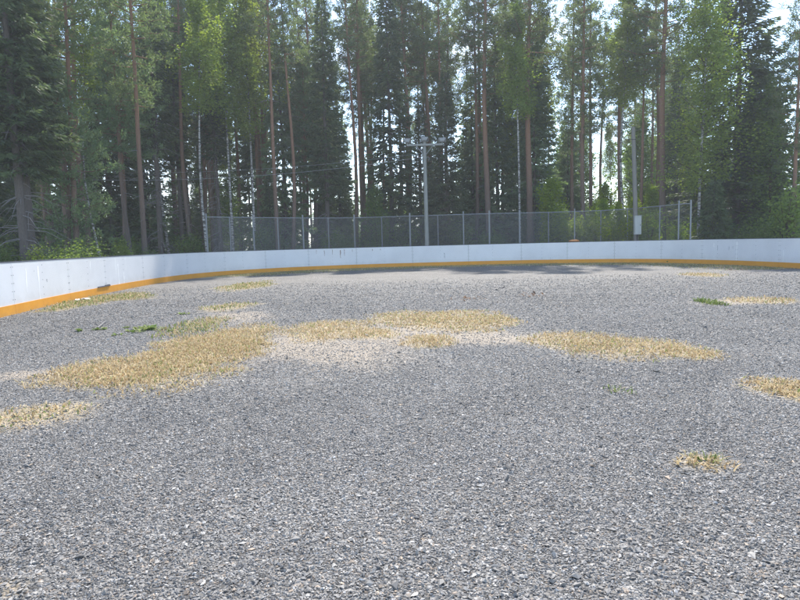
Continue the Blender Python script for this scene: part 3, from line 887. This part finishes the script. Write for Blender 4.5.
# orange tub at the fence foot
def tub():
    x, y, _ = at(574, 238, 38.6)
    mb = MB(); th = np.arange(16) * 2 * math.pi / 16
    prof = [(.26, 0), (.33, 1.3), (.34, 1.3), (.34, 1.35), (.28, 1.39), (.12, 1.42), (0.01, 1.425)]
    rows = [np.column_stack([r * np.cos(th), r * np.sin(th), np.full(16, z)]) for r, z in prof]
    idx = np.arange(16 * len(prof)).reshape(len(prof), 16)
    f = np.stack([idx[:-1], np.roll(idx[:-1], -1, 1), np.roll(idx[1:], -1, 1), idx[1:]], -1).reshape(-1, 4)
    mb.add(np.vstack(rows), f4=f); o = mb.build('plastic_bin', M['orange_tub'], smooth=True)
    o.location = (x, y, 0); tag(o, 'orange lidded bin just showing over the boards at the foot of the fence', 'bin')
tub()

# ------------------------------------------------------------------ vegetation
def frame(d):
    d = d / (np.linalg.norm(d, axis=-1, keepdims=True) + 1e-9)
    a = np.where(np.abs(d[..., 2:3]) > .9, np.array([1., 0, 0]), np.array([0, 0, 1.]))
    u = np.cross(d, a); u /= np.linalg.norm(u, axis=-1, keepdims=True) + 1e-9
    return d, u, np.cross(d, u)

def spikes(mb, base, dirs, L_, w, tint):
    """needle tufts: thin two-triangle kites"""
    n = len(base)
    d, u, v = frame(dirs)
    a = rng.uniform(0, 6.283, n)[:, None]
    s = u * np.cos(a) + v * np.sin(a)
    L_ = np.broadcast_to(L_, (n,))[:, None]; w = np.broadcast_to(w, (n,))[:, None]
    m = base + d * L_ * 0.45
    P = np.stack([base, m + s * w, base + d * L_, m - s * w], 1)
    mb.add(P.reshape(-1, 3), f4=np.arange(4 * n).reshape(n, 4), col=np.repeat(tint, 4))

def leaves(mb, c, size, tint):
    n = len(c)
    nr = rng.normal(size=(n, 3)) + np.array([0, 0, .6])
    d, u, v = frame(nr)
    s = size * rng.uniform(.7, 1.3, (n, 1))
    P = np.stack([c - u * s, c + v * s * .65, c + u * s, c - v * s * .65], 1)
    mb.add(P.reshape(-1, 3), f4=np.arange(4 * n).reshape(n, 4), col=np.repeat(tint, 4))

def trunk_curve(h, bend, seed):
    r = np.random.default_rng(seed); n = 9
    t = np.linspace(0, 1, n); a = r.uniform(0, 6.28)
    off = bend * (np.sin(t * math.pi * r.uniform(.7, 1.4)) ) + bend * .25 * np.sin(t * 9 + a)
    return np.column_stack([off * math.cos(a), off * math.sin(a), t * h]), t

def pt_on(curve_, h, z):
    return np.array([np.interp(z, curve_[:, 2], curve_[:, 0]), np.interp(z, curve_[:, 2], curve_[:, 1]), z])

def make_pine(h=22., cb=.5, R=2.4, seed=1, nb=62, dens=1.0, r0=.17, name='pine_tree', needle='pine_needles', dead=12, barkm='pine_bark', tuft=.30):
    r = np.random.default_rng(seed)
    tr, t = trunk_curve(h, r.uniform(.05, .35), seed)
    tb = MB(); tr[0, 2] = -.15
    rad = r0 * (1 - .82 * t) ** .85; rad[0] *= 1.25
    tb.tube(tr, rad, 9)
    fo = MB()
    B = []; D = []; T = []
    for k in range(nb):
        f = (k + r.random()) / nb
        f = f ** .85
        z = h * (cb + (1 - cb) * f * .985)
        prof = (min(1, (f + .12) / .35) ** .6) * (1 - f) ** .55 + .10
        Lb = R * prof * r.uniform(.55, 1.25)
        a = k * 2.399 + r.normal(0, .4)
        el = -.15 + .75 * f + r.normal(0, .18)
        p0 = pt_on(tr, h, z)
        d = np.array([math.cos(a) * math.cos(el), math.sin(a) * math.cos(el), math.sin(el)])
        p1 = p0 + d * Lb * .55; p2 = p0 + d * Lb + np.array([0, 0, Lb * r.uniform(.0, .25)])
        rb = .012 + .012 * Lb
        tb.tube([p0, p1, p2], [rb, rb * .6, rb * .25], 4, caps=False)
        m = max(3, int(Lb * 5.6 * dens))
        for j in range(m):
            s = .38 + .62 * (j + r.random()) / m
            c = (p0 + (p1 - p0) * s / .55) if s < .55 else (p1 + (p2 - p1) * (s - .55) / .45)
            spread = .16 + .22 * Lb * (.5 + .5 * s) * .6
            c = c + r.normal(0, 1, 3) * np.array([spread, spread, spread * .45])
            nn = int(34 * r.uniform(.7, 1.3))
            dd = r.normal(size=(nn, 3)) + d * .7 + np.array([0, 0, .55])
            B.append(c + r.normal(0, tuft * .33, (nn, 3))); D.append(dd)
            T.append(np.clip(r.normal(.45, .22) + r.normal(0, .12, nn), 0, 1))
    B = np.vstack(B); D = np.vstack(D); T = np.concatenate(T)
    spikes(fo, B, D, r.uniform(.6, 1.3, len(B)) * tuft * .62, r.uniform(.7, 1.3, len(B)) * .026, T)
    for k in range(dead):
        z = h * r.uniform(.12, cb + .05); a = r.uniform(0, 6.28); Lb = r.uniform(.3, 1.5)
        p0 = pt_on(tr, h, z); d = np.array([math.cos(a), math.sin(a), r.uniform(-.35, .15)])
        tb.tube([p0, p0 + d * Lb * .5, p0 + d * Lb + np.array([0, 0, -.1 * Lb])], [.018, .012, .005], 4, mat=1, caps=False)
    root = empty(name)
    tb.build('trunk', [M[barkm], M['dead_wood']], root, smooth=True)
    fo.build('crown', M[needle], root)
    return root

def make_spruce(h=18., R=2.6, seed=1, low=.06, dens=1.0, needle='spruce_needles', name='spruce_tree', dead=10, gap=.30):
    r = np.random.default_rng(seed)
    tr, t = trunk_curve(h, .08, seed); tr[0, 2] = -.15
    tb = MB(); tb.tube(tr, (.012 + .0095 * h) * (1 - .93 * t) ** .9, 8)
    fo = MB(); B = []; D = []; T = []; Ls = []
    z = h * low
    while z < h * .985:
        f = z / h
        nbr = 6 if f < .8 else 5
        a0 = r.uniform(0, 6.28)
        for k in range(nbr):
            a = a0 + k * 6.283 / nbr + r.normal(0, .2)
            Lb = (R * (1 - f) ** .78 * (min(1, (f - low) / .12 + .55))) * r.uniform(.65, 1.2) + .12
            if r.random() < .06: continue
            p0 = pt_on(tr, h, z + r.uniform(-.1, .1))
            hd = np.array([math.cos(a), math.sin(a), 0])
            droop = (.55 * (1 - f) + .02) * r.uniform(.6, 1.25); lift = .55 * f
            ts = np.linspace(0, 1, 5)
            zz = (lift * ts - droop * ts ** 1.4 + .22 * droop * ts ** 3) * Lb
            P = p0 + hd * (ts * Lb)[:, None]; P[:, 2] += zz
            tb.tube(P[[0, 2, 4]], [.008 + .007 * Lb, .005 + .004 * Lb, .003], 3, mat=0, caps=False)
            m = max(3, int(Lb / .105 * dens))
            s = r.uniform(.12, 1.0, m) ** .8
            C = np.column_stack([np.interp(s, ts, P[:, q]) for q in range(3)])
            side = np.array([-hd[1], hd[0], 0])
            bt = np.clip(r.normal(.40, .2), 0, 1)
            for sg in (-1, 1):
                for rep in range(3):
                    wl = (.20 + .34 * Lb * (1 - s) * .5 + .05) * r.uniform(.5, 1.25, m)
                    dd = hd * r.uniform(.4, 1.0, m)[:, None] + side * sg * r.uniform(.35, 1.0, m)[:, None] + np.array([0, 0, 1]) * r.normal(-.38, .28, m)[:, None]
                    q = C + dd * (wl * r.uniform(0, .55, m))[:, None] + r.normal(0, .025, (m, 3))
                    B.append(q); D.append(dd); Ls.append(wl); T.append(np.clip(bt + r.normal(0, .14, m) + .25 * (s - .5), 0, 1))
            nt_ = 4
            B.append(np.repeat(P[-1:], nt_, 0) - hd * .1); D.append(hd + r.normal(0, .35, (nt_, 3))); Ls.append(np.full(nt_, .22)); T.append(np.full(nt_, min(1, bt + .25)))
        z += gap * r.uniform(.75, 1.2) * (1.15 - .45 * f)
    B = np.vstack(B); D = np.vstack(D); T = np.concatenate(T); Ls = np.concatenate(Ls)
    spikes(fo, B, D, Ls, r.uniform(.026, .046, len(B)), T)
    nn = 10; spikes(fo, np.tile([tr[-1, 0], tr[-1, 1], h - .45], (nn, 1)), np.array([0, 0, 1.]) + r.normal(0, .25, (nn, 3)), np.full(nn, .5), np.full(nn, .025), np.full(nn, .6))
    for k in range(dead):
        zd = h * r.uniform(.04, low + .12); a = r.uniform(0, 6.28); Lb = r.uniform(.5, 1.9)
        p0 = pt_on(tr, h, zd); d = np.array([math.cos(a), math.sin(a), r.uniform(-.4, .05)])
        tb.tube([p0, p0 + d * Lb * .5, p0 + d * Lb + np.array([0, 0, -.25 * Lb])], [.02, .013, .004], 4, mat=1, caps=False)
    root = empty(name)
    tb.build('trunk', [M['spruce_bark'], M['dead_wood']], root, smooth=True)
    fo.build('crown', M[needle], root)
    return root

def make_broadleaf(h=17., cb=.3, R=2.2, seed=1, nb=60, lv=300, ls=.068, name='birch_tree', barkm='birch_bark', leaf='birch_leaves', r0=.09, el0=.75, droop=.35):
    r = np.random.default_rng(seed)
    tr, t = trunk_curve(h, r.uniform(.15, .4), seed); tr[0, 2] = -.15
    tb = MB(); tb.tube(tr, r0 * (1 - .9 * t) ** .8, 8)
    fo = MB(); C = []; T = []
    for k in range(nb):
        f = (k + r.random()) / nb
        z = h * (cb + (1 - cb) * f * .96)
        prof = (min(1, (f + .15) / .4) ** .7) * (1 - f) ** .6 + .12
        Lb = R * prof * r.uniform(.5, 1.25)
        a = k * 2.399 + r.normal(0, .4); el = el0 + r.normal(0, .2)
        p0 = pt_on(tr, h, z); d = np.array([math.cos(a) * math.cos(el), math.sin(a) * math.cos(el), math.sin(el)])
        p1 = p0 + d * Lb * .6; p2 = p1 + np.array([d[0], d[1], d[2] - droop * 2.0]) * Lb * .5
        tb.tube([p0, p1, p2], [.006 + .01 * Lb, .004 + .006 * Lb, .003], 4, mat=1, caps=False)
        n = int(lv * (.35 + .65 * Lb / R) * r.uniform(.6, 1.3))
        ncl = max(3, int(Lb * 6))
        s = r.uniform(.25, 1.05, ncl)
        cl = np.where((s < .6)[:, None], p0 + (p1 - p0) * (s / .6)[:, None], p1 + (p2 - p1) * ((s - .6) / .4)[:, None])
        cl = cl + r.normal(0, .10 + .10 * Lb, (ncl, 3))
        which = r.integers(0, ncl, n)
        spread = r.normal(0, 1, (n, 3)) * np.array([.15, .15, .22]) * (.7 + .3 * Lb)
        spread[:, 2] -= np.abs(r.normal(0, .18, n)) * droop * 2
        C.append(cl[which] + spread)
        ct = np.clip(r.normal(.5, .2, ncl), 0, 1)
        T.append(np.clip(ct[which] + r.normal(0, .12, n), 0, 1))
    leaves(fo, np.vstack(C), ls, np.concatenate(T))
    root = empty(name)
    tb.build('trunk', [M[barkm], M['twig']], root, smooth=True)
    fo.build('crown', M[leaf], root)
    return root

def make_bush(h=2., R=1.0, seed=1, leaf='bush_leaves', n=1800, ls=.05, name='shrub'):
    r = np.random.default_rng(seed)
    tb = MB(); fo = MB(); C = []; T = []
    ns = 14
    for k in range(ns):
        a = r.uniform(0, 6.28); top = np.array([math.cos(a), math.sin(a), 0]) * R * r.uniform(.1, .8)
        p = np.array([[0, 0, -.05], [top[0] * .35, top[1] * .35, h * .5], [top[0], top[1], h * r.uniform(.65, 1.0)]])
        p[0, :2] = r.normal(0, .12, 2)
        tb.tube(p, [.016, .011, .004], 4, caps=False)
        m = n // ns
        s = r.uniform(.2, 1.0, m)
        q = np.where((s < .5)[:, None], p[0] + (p[1] - p[0]) * (s / .5)[:, None], p[1] + (p[2] - p[1]) * ((s - .5) / .5)[:, None])
        cl = r.normal(0, .22 * R, (6, 3)); wi = r.integers(0, 6, m)
        q = q + cl[wi] * .8 + r.normal(0, .10 * R + .03, (m, 3)); q[:, 2] = np.abs(q[:, 2])
        C.append(q); T.append(np.clip(r.normal(.5, .2) + r.normal(0, .13, m), 0, 1))
    leaves(fo, np.vstack(C), ls, np.concatenate(T))
    root = empty(name)
    tb.build('stem', M['twig'], root); fo.build('foliage', M[leaf], root)
    return root

PROTO = {}
def proto(key, maker, nominal, **kw):
    PROTO[key] = [maker, kw, nominal, None]
proto('pine0', make_pine, 22., cb=.50, R=2.4, seed=1, nb=62)
proto('pine1', make_pine, 22., cb=.44, R=2.1, seed=2, nb=66)
proto('pine2', make_pine, 22., cb=.56, R=2.7, seed=3, nb=58)
proto('pine3', make_pine, 22., cb=.36, R=2.0, seed=4, nb=66, dead=8)
proto('pine4', make_pine, 22., cb=.68, R=2.0, seed=5, nb=40, dead=16)
proto('thickpine', make_pine, 24., h=24., cb=.52, R=2.9, seed=6, nb=70, r0=.26, dead=10)
proto('young', make_pine, 10., h=10., cb=.12, R=2.0, seed=7, nb=64, r0=.10, needle='young_needles', dead=3, name='young_pine_tree', tuft=.27)
proto('young2', make_pine, 15., h=15., cb=.40, R=2.1, seed=17, nb=90, r0=.13, needle='young_needles', dead=5, name='young_pine_tree', tuft=.27)
proto('spruce0', make_spruce, 18., h=18., R=2.7, seed=8)
proto('spruce1', make_spruce, 18., h=18., R=2.2, seed=9, low=.10)
proto('spruce2', make_spruce, 18., h=18., R=3.1, seed=10, low=.04)
proto('slimspruce', make_spruce, 16., h=16., R=1.5, seed=11, low=.42, dead=70)
proto('smallspruce', make_spruce, 5., h=5., R=1.3, seed=12, low=.04, needle='spruce_needles', dead=2, gap=.22)
proto('freshspruce', make_spruce, 14., h=14., R=2.2, seed=13, needle='young_needles')
proto('oldspruce', make_spruce, 20., h=20., R=2.5, seed=14, low=.26, dead=50)
proto('birch0', make_broadleaf, 17., cb=.48, R=2.2, seed=20)
proto('birch1', make_broadleaf, 17., cb=.56, R=1.7, seed=21, nb=46)
proto('birch2', make_broadleaf, 18., h=18., cb=.22, R=2.7, seed=22, nb=84, lv=380, droop=.5)
proto('snag', make_broadleaf, 13., h=13., cb=.62, R=1.0, seed=23, nb=18, lv=110, r0=.06)
proto('aspen', make_broadleaf, 8., h=8., cb=.2, R=1.7, seed=24, nb=44, lv=170, ls=.07, name='broadleaf_tree', barkm='twig', leaf='bush_leaves', r0=.06, droop=.1)
proto('lime', make_broadleaf, 6., h=6., cb=.22, R=1.35, seed=25, nb=40, lv=170, ls=.075, name='broadleaf_sapling', barkm='twig', leaf='sunlit_tone_leaves', r0=.04, droop=.15)
proto('bush0', make_bush, 2., h=2., R=1.0, seed=30)
proto('bush1', make_bush, 2., h=2., R=1.3, seed=31, n=2200)
proto('bush3', make_bush, 2.2, h=2.2, R=1.1, seed=33, leaf='sunlit_tone_leaves', n=1600)
proto('bush2', make_bush, 2.4, h=2.4, R=.9, seed=32, leaf='birch_leaves', n=1600)

def plant(key, x, y, h, label, group=None, cat='tree', rz=None, lean=0.0, wide=1.0):
    P = PROTO[key]
    if P[3] is None:
        P[3] = P[0](**P[1]); o = P[3]
    else:
        o = copy_tree(P[3])
    s = h / P[2]
    o.location = (x, y, 0); o.scale = (s * wide, s * wide, s)
    o.rotation_euler = (0, lean, rz if rz is not None else random.uniform(0, 6.28))
    for k in ('label', 'category', 'group'):
        if k in o: del o[k]
    tag(o, label, cat, group)
    return o

# trees one can tell apart: (kind, px of the trunk at py=200, depth, height, label[, lean, wide])
T_ = [
 # left wing
 ('oldspruce', 21, 25, 19, 'old spruce with bare grey lower branches, left of the twin trunks at the left edge'),
 ('oldspruce', 28.5, 26, 20, 'second old spruce trunk close to the other at the left edge'),
 ('spruce1', -32, 27, 18, 'dark spruce whose branches reach in from the left edge of the picture'),
 ('pine3', 50, 33, 20, 'grey trunked pine right of the twin old spruces'),
 ('pine2', 64, 38, 23, 'reddish pine behind the leaning slim pine near the left boards'),
 ('pine0', 67.5, 40, 23, 'darker reddish pine half hidden behind the leaning slim pine'),
 ('pine1', 72, 29, 19, 'slim pine leaning slightly, in front of two reddish trunks near the left boards', -.03),
 ('pine4', 88, 33, 21, 'pine with an orange upper and grey lower trunk, left of the pale thin birch'),
 ('snag', 97, 30, 13, 'very thin pale birch trunk above the left boards', -.03),
 ('spruce0', 110, 42, 17, 'dense dark spruce behind the pale thin birch'),
 ('pine3', 120, 40, 21, 'dim pine right of the dense dark spruce on the left'),
 ('young', 62, 29, 10.3, 'bushy light green young pine with a pointed top, left third'),
 ('young2', 128, 36, 16.5, 'tall light green young pine with a pointed top at upper left'),
 ('pine1', 141, 33, 20, 'brown pine trunk standing alone above the curve of the left boards'),
 ('slimspruce', 158, 40, 19, 'dark slim spruce column left of the narrow bright sky gap'),
 ('birch1', 166, 44, 21, 'yellow green birch crown at upper left above the dark spruce column'),
 ('pine2', 174, 47, 22, 'pine just right of the narrow bright sky gap on the left'),
 ('slimspruce', 181, 45, 18, 'dark slim spruce right of the narrow bright sky gap'),
 ('pine4', 190, 49, 23, 'thin dark pine behind the slim spruces on the left'),
 ('birch1', 204.5, 36.5, 17, 'speckled white birch at the left end of the chain link fence', -.02),
 # centre left
 ('slimspruce', 219, 43, 18, 'dark spruce column between the two white birches at the fence end'),
 ('birch0', 231, 42, 20, 'white birch with a tall yellow green crown behind the second fence post'),
 ('pine1', 213, 52, 22, 'thin brown pine between the two white birches'),
 ('birch0', 253, 43, 19, 'spotted birch with a bright yellow green crown behind the tall fence post'),
 ('pine2', 258.5, 47, 22, 'red brown pine touching the spotted birch on its right'),
 ('pine0', 266, 50, 23, 'paler brown pine a little right of the spotted birch'),
 ('freshspruce', 284, 46, 17.5, 'fresh green spruce with its pointed top left of the central gap', 0, .85),
 ('pine4', 291, 43, 20, 'slim reddish pine with dead curling branches above the fence'),
 ('pine1', 304, 52, 23, 'dark pine right of the slim reddish pine with dead branches'),
 ('pine3', 313, 49, 23, 'pine with a long straight trunk right of the fresh green spruce'),
 ('oldspruce', 327, 44, 19, 'grey barked spruce with bare lower branches behind the fence centre left'),
 ('pine2', 327, 55, 23, 'tall straight pine behind the grey barked spruce'),
 ('freshspruce', 341, 56, 13.5, 'blue green spruce below the bright sky gap left of centre'),
 ('pine4', 355, 47, 22, 'thin dark pine trunk at the bright sky gap left of centre'),
 ('pine0', 364.5, 54, 23, 'brown pine right of the bright sky gap left of centre'),
 ('pine4', 371, 60, 22, 'far thin pine right of the bright sky gap left of centre'),
 ('spruce1', 391, 46, 21, 'very dark spruce left of the floodlight pole'),
 ('aspen', 377, 42.5, 5.6, 'small round green sapling behind the fence left of the floodlight pole'),
 ('pine2', 408, 50, 23, 'orange brown pine just left of the floodlights'),
 # centre right
 ('spruce0', 446, 45, 14, 'broad dark green spruce just right of the floodlight pole'),
 ('spruce1', 421, 47, 12, 'dark spruce directly behind the floodlight pole'),
 ('pine4', 424.5, 54, 22, 'thin dark pine rising behind the floodlight pole'),
 ('pine1', 441, 56, 22, 'thin dark pine right of the floodlight pole'),
 ('pine0', 450, 52, 22, 'slender pine above the broad dark spruce'),
 ('freshspruce', 467, 54, 11.5, 'pale green young spruce between the broad dark spruce and the reddish pines'),
 ('pine4', 476.5, 47, 22, 'thin nearly black pine left of the pair of reddish pines'),
 ('pine0', 481, 49, 23, 'slimmer reddish pine of the pair right of centre'),
 ('thickpine', 488.5, 45, 23, 'thick reddish pine of the pair right of centre'),
 ('pine3', 500, 57, 22, 'far pine between the thick reddish pine and the spotted birch'),
 ('pine1', 509, 53, 22, 'brown pine left of the spotted birch beside the thick orange pine'),
 ('birch1', 520, 43.5, 18, 'spotted white birch beside the thick orange pine', -.015),
 ('spruce1', 512, 55, 11, 'dark spruce behind the spotted birch and the thick orange pine'),
 ('thickpine', 530, 44.5, 24, 'thickest bright orange pine trunk right of centre'),
 ('pine4', 549, 64, 18, 'far small crowned pine in the sky gap right of the thick orange pine'),
 ('lime', 551.5, 41.8, 5.6, 'bright yellow green sapling with sunlit leaf colour behind the fence'),
 ('freshspruce', 568, 53, 13, 'green spruce right of the bright yellow green sapling'),
 ('pine4', 573, 48, 21, 'thin dark pine trunk right of the bright yellow green sapling'),
 ('pine3', 584.5, 43.5, 22, 'dark brown pine standing by the orange bin'),
 ('pine1', 591.5, 49, 22, 'thin brown pine right of the dark brown pine by the bin'),
 ('pine4', 603, 60, 22, 'far reddish pine seen against the bright gap left of the cabinet pole'),
 ('pine0', 621, 46, 22, 'brown pine left of the cabinet pole'),
 ('birch1', 626.5, 43, 19, 'thin speckled birch between the brown pine and the cabinet pole'),
 ('pine4', 640, 43, 17, 'dark trunk half hidden just right of the cabinet pole'),
 ('pine2', 652, 58, 22, 'distant thin pine right of the cabinet pole'),
 # right wing
 ('thickpine', 662.5, 40.5, 22, 'dark thick pine with a reddish upper trunk at the right part of the fence'),
 ('birch2', 698, 37, 19, 'white trunked birch with a wide drooping yellow green crown right of the fence end', .01),
 ('spruce2', 737, 40, 20.5, 'huge dark spruce right of the white trunked birch', 0, 1.35),
 ('smallspruce', 714, 35, 4.6, 'small green spruce at the foot of the white trunked birch'),
 ('spruce0', 757, 42, 14.5, 'lower dark spruce at the right flank of the huge dark spruce'),
 ('aspen', 772, 37, 10.5, 'leafy green tree right of the huge dark spruce'),
 ('pine3', 795, 33, 15.5, 'pine whose trunk stands at the right edge of the picture', .0),
 ('pine1', 812, 36, 18, 'pine crown reaching in from the right edge above the boards'),
 ('spruce1', 676, 50, 16, 'dark spruce behind the thick pine at the right part of the fence'),
]
for e in T_:
    key, px, d, h, lab = e[:5]
    lean = e[5] if len(e) > 5 else random.gauss(0, .008)
    x, y, _ = at(px, 205, d)
    plant(key, x, y, h, lab, lean=lean, wide=e[6] if len(e) > 6 else 1.0)

placed = [(at(e[1], 205, e[2])[0], e[2]) for e in T_]
# deeper forest
def backdrop(n, d0, d1, px0, px1, kinds, hr, label, group, gaps, mind=1.6):
    c = 0; tries = 0
    while c < n and tries < 6000:
        tries += 1
        px = random.uniform(px0, px1); d = random.uniform(d0, d1)
        if any(a < px < b and random.random() < q for a, b, q in gaps): continue
        x, y, _ = at(px, 205, d)
        if min((x - a) ** 2 + (y - b) ** 2 for a, b in placed) < mind ** 2: continue
        placed.append((x, y))
        plant(random.choice(kinds), x, y, random.uniform(*hr), label, group); c += 1
LOWGAPS = [(164, 168, .9)]
GAPS = [(344, 353, 1.0), (163, 168, 1.0), (535, 563, .9), (592, 602, .9), (452, 474, .75), (606, 619, .6), (374, 384, .5), (758, 800, .6)]
backdrop(58, 56, 105, -60, 720, ['pine0', 'pine1', 'pine2', 'pine4', 'pine3'], (19, 24), 'distant slender pine deep in the forest behind the nearer trunks', 'distant pines deep in the forest', GAPS, 1.4)
backdrop(80, 62, 125, -60, 720, ['spruce0', 'spruce1', 'spruce2', 'freshspruce', 'freshspruce'], (6, 12), 'distant low spruce filling the forest between farther trunks', 'distant spruces deep in the forest', LOWGAPS, 1.4)
backdrop(20, 38, 62, -110, 135, ['pine1', 'pine3', 'pine0', 'pine2', 'spruce1', 'young2'], (15, 21), 'shaded conifer in the dark left wing of the forest behind the left boards', 'shaded conifers of the left wing', [], 1.8)
backdrop(22, 42, 75, 690, 950, ['pine1', 'spruce0', 'spruce1', 'pine3'], (10, 15), 'conifer in the right wing of the forest behind the right boards', 'conifers of the right wing', [(752, 792, .8)], 1.9)
backdrop(14, 44, 62, 130, 330, ['birch1', 'young2', 'freshspruce'], (14, 18), 'distant light green tree among the left centre pines', 'light green trees of the left centre', [(163, 168, 1.0)], 1.5)
backdrop(16, 47, 80, 560, 690, ['birch0', 'birch1', 'aspen', 'aspen'], (8, 16), 'light green broadleaf tree behind the cabinet pole', 'light broadleaf trees behind the cabinet pole', [(592, 602, .9)], 1.5)
backdrop(8, 46, 62, 470, 540, ['birch0', 'pine3', 'freshspruce'], (12, 20), 'green tree between the thick reddish and the thick orange pine trunks', 'trees between the reddish and orange pines', [], 1.3)
backdrop(14, 44, 62, -60, 135, ['spruce0', 'spruce2', 'spruce1'], (7, 14), 'low dark spruce between the trunks of the left wing', 'low spruces of the left wing', [], 1.5)
backdrop(14, 47, 60, 380, 720, ['pine4'], (20, 24), 'slender straight pine among the front pines right of the floodlight pole', 'slender pines right of the floodlight pole', [(538, 562, .9), (592, 602, .9)], 1.2)
backdrop(16, 42, 56, 130, 380, ['pine4'], (21, 24), 'slender bare stemmed pine among the front trees left of the floodlight pole', 'slender pines left of the floodlight pole', [(162, 168, .9), (344, 353, .9)], 1.2)
backdrop(26, 44, 72, 130, 345, ['spruce0', 'freshspruce', 'aspen', 'spruce1', 'spruce2'], (5, 9.5), 'low tree filling the gap between the trunks left of centre', 'low trees between the left centre trunks', [(164, 168, .9)], 1.2)
backdrop(16, 48, 75, -60, 130, ['spruce0', 'spruce2', 'aspen'], (5, 9), 'low tree at the dark foot of the left wing', 'low trees at the foot of the left wing', [], 1.2)
backdrop(90, 60, 125, -60, 720, ['aspen', 'aspen', 'freshspruce', 'spruce0'], (5, 10), 'low leafy tree at the far back of the forest', 'low trees at the far back', [], 1.3)

# forest edge shrubs
def shrubs(n, px0, px1, off0, off1, hr, kinds, label, group):
    c = 0
    while c < n:
        px = random.uniform(px0, px1)
        i = px_to_curve(px); o = random.uniform(off0, off1)
        q = curve[i] - norm_in[i] * o
        if min((q[0] - a) ** 2 + (q[1] - b) ** 2 for a, b in placed) < .35: continue
        plant(random.choice(kinds), q[0], q[1], random.uniform(*hr), label, group, cat='shrub'); c += 1
shrubs(50, 2, 205, 2.5, 14, (1.3, 2.2), ['bush0', 'bush1', 'bush2'], 'leafy green shrub in the undergrowth behind the left boards', 'shrubs behind the left boards')
shrubs(24, 225, 540, 5.5, 13, (1.6, 3.0), ['bush0', 'bush1'], 'dark leafy shrub behind the chain link fence', 'shrubs behind the middle of the fence')
shrubs(30, 540, 690, 5.5, 20, (1.7, 3.0), ['bush1', 'bush2', 'bush3', 'bush3'], 'bright green shrub around the cabinet pole behind the fence', 'bright shrubs behind the right part of the fence')
shrubs(10, 690, 800, 3, 10, (1.4, 2.2), ['bush0', 'bush1', 'bush2'], 'leafy shrub under the trees behind the right boards', 'shrubs behind the right boards')
x, y, _ = at(786, 205, 33); plant('bush2', x, y, 4.2, 'tall bright green shrub at the right edge above the boards', cat='shrub')
x, y, _ = at(776, 205, 36); plant('bush1', x, y, 3.2, 'broad yellow green shrub left of the tall one at the right edge', cat='shrub')

for k in range(9):
    px = random.uniform(590, 656); x, y, _ = at(px, 205, random.uniform(41, 50))
    plant('lime', x, y, random.uniform(3.2, 6.0), 'bright yellow green sapling among the trunks around the cabinet pole', 'bright saplings around the cabinet pole')
shrubs(16, 545, 668, 3.6, 7, (1.9, 3.3), ['bush3', 'bush3', 'bush2'], 'yellow green leafy shrub close behind the right half of the fence', 'yellow green shrubs close behind the fence')
shrubs(14, 78, 160, 2, 7, (1.4, 2.1), ['bush2', 'bush1'], 'bright yellow green fern like shrub above the left boards', 'bright shrubs above the left boards')

# low undergrowth as one mass
def undergrowth():
    mb = MB(); n = 9000
    i = rng.integers(0, len(curve), n); o = 0.6 + rng.gamma(2.0, 5.0, n)
    q = curve[i] - norm_in[i] * o[:, None] + rng.normal(0, .3, (n, 2))
    _, s = dist_boards(q[:, 0], q[:, 1]); q = q[s < -0.5]
    n = len(q); k = 14
    hgt = rng.uniform(.15, .75, n) * np.clip(rng.normal(1, .3, n), .4, 1.8)
    c = np.repeat(np.column_stack([q, np.zeros(n)]), k, 0)
    c[:, :2] += rng.normal(0, .22, (n * k, 2)); c[:, 2] = rng.uniform(.05, 1, n * k) * np.repeat(hgt, k)
    leaves(mb, c, .07, np.clip(np.repeat(rng.normal(.45, .2, n), k) + rng.normal(0, .12, n * k), 0, 1))
    tag(mb.build('undergrowth', M['undergrowth']), 'low green berry shrubs and ferns on the forest floor', 'undergrowth', kind='stuff')
undergrowth()
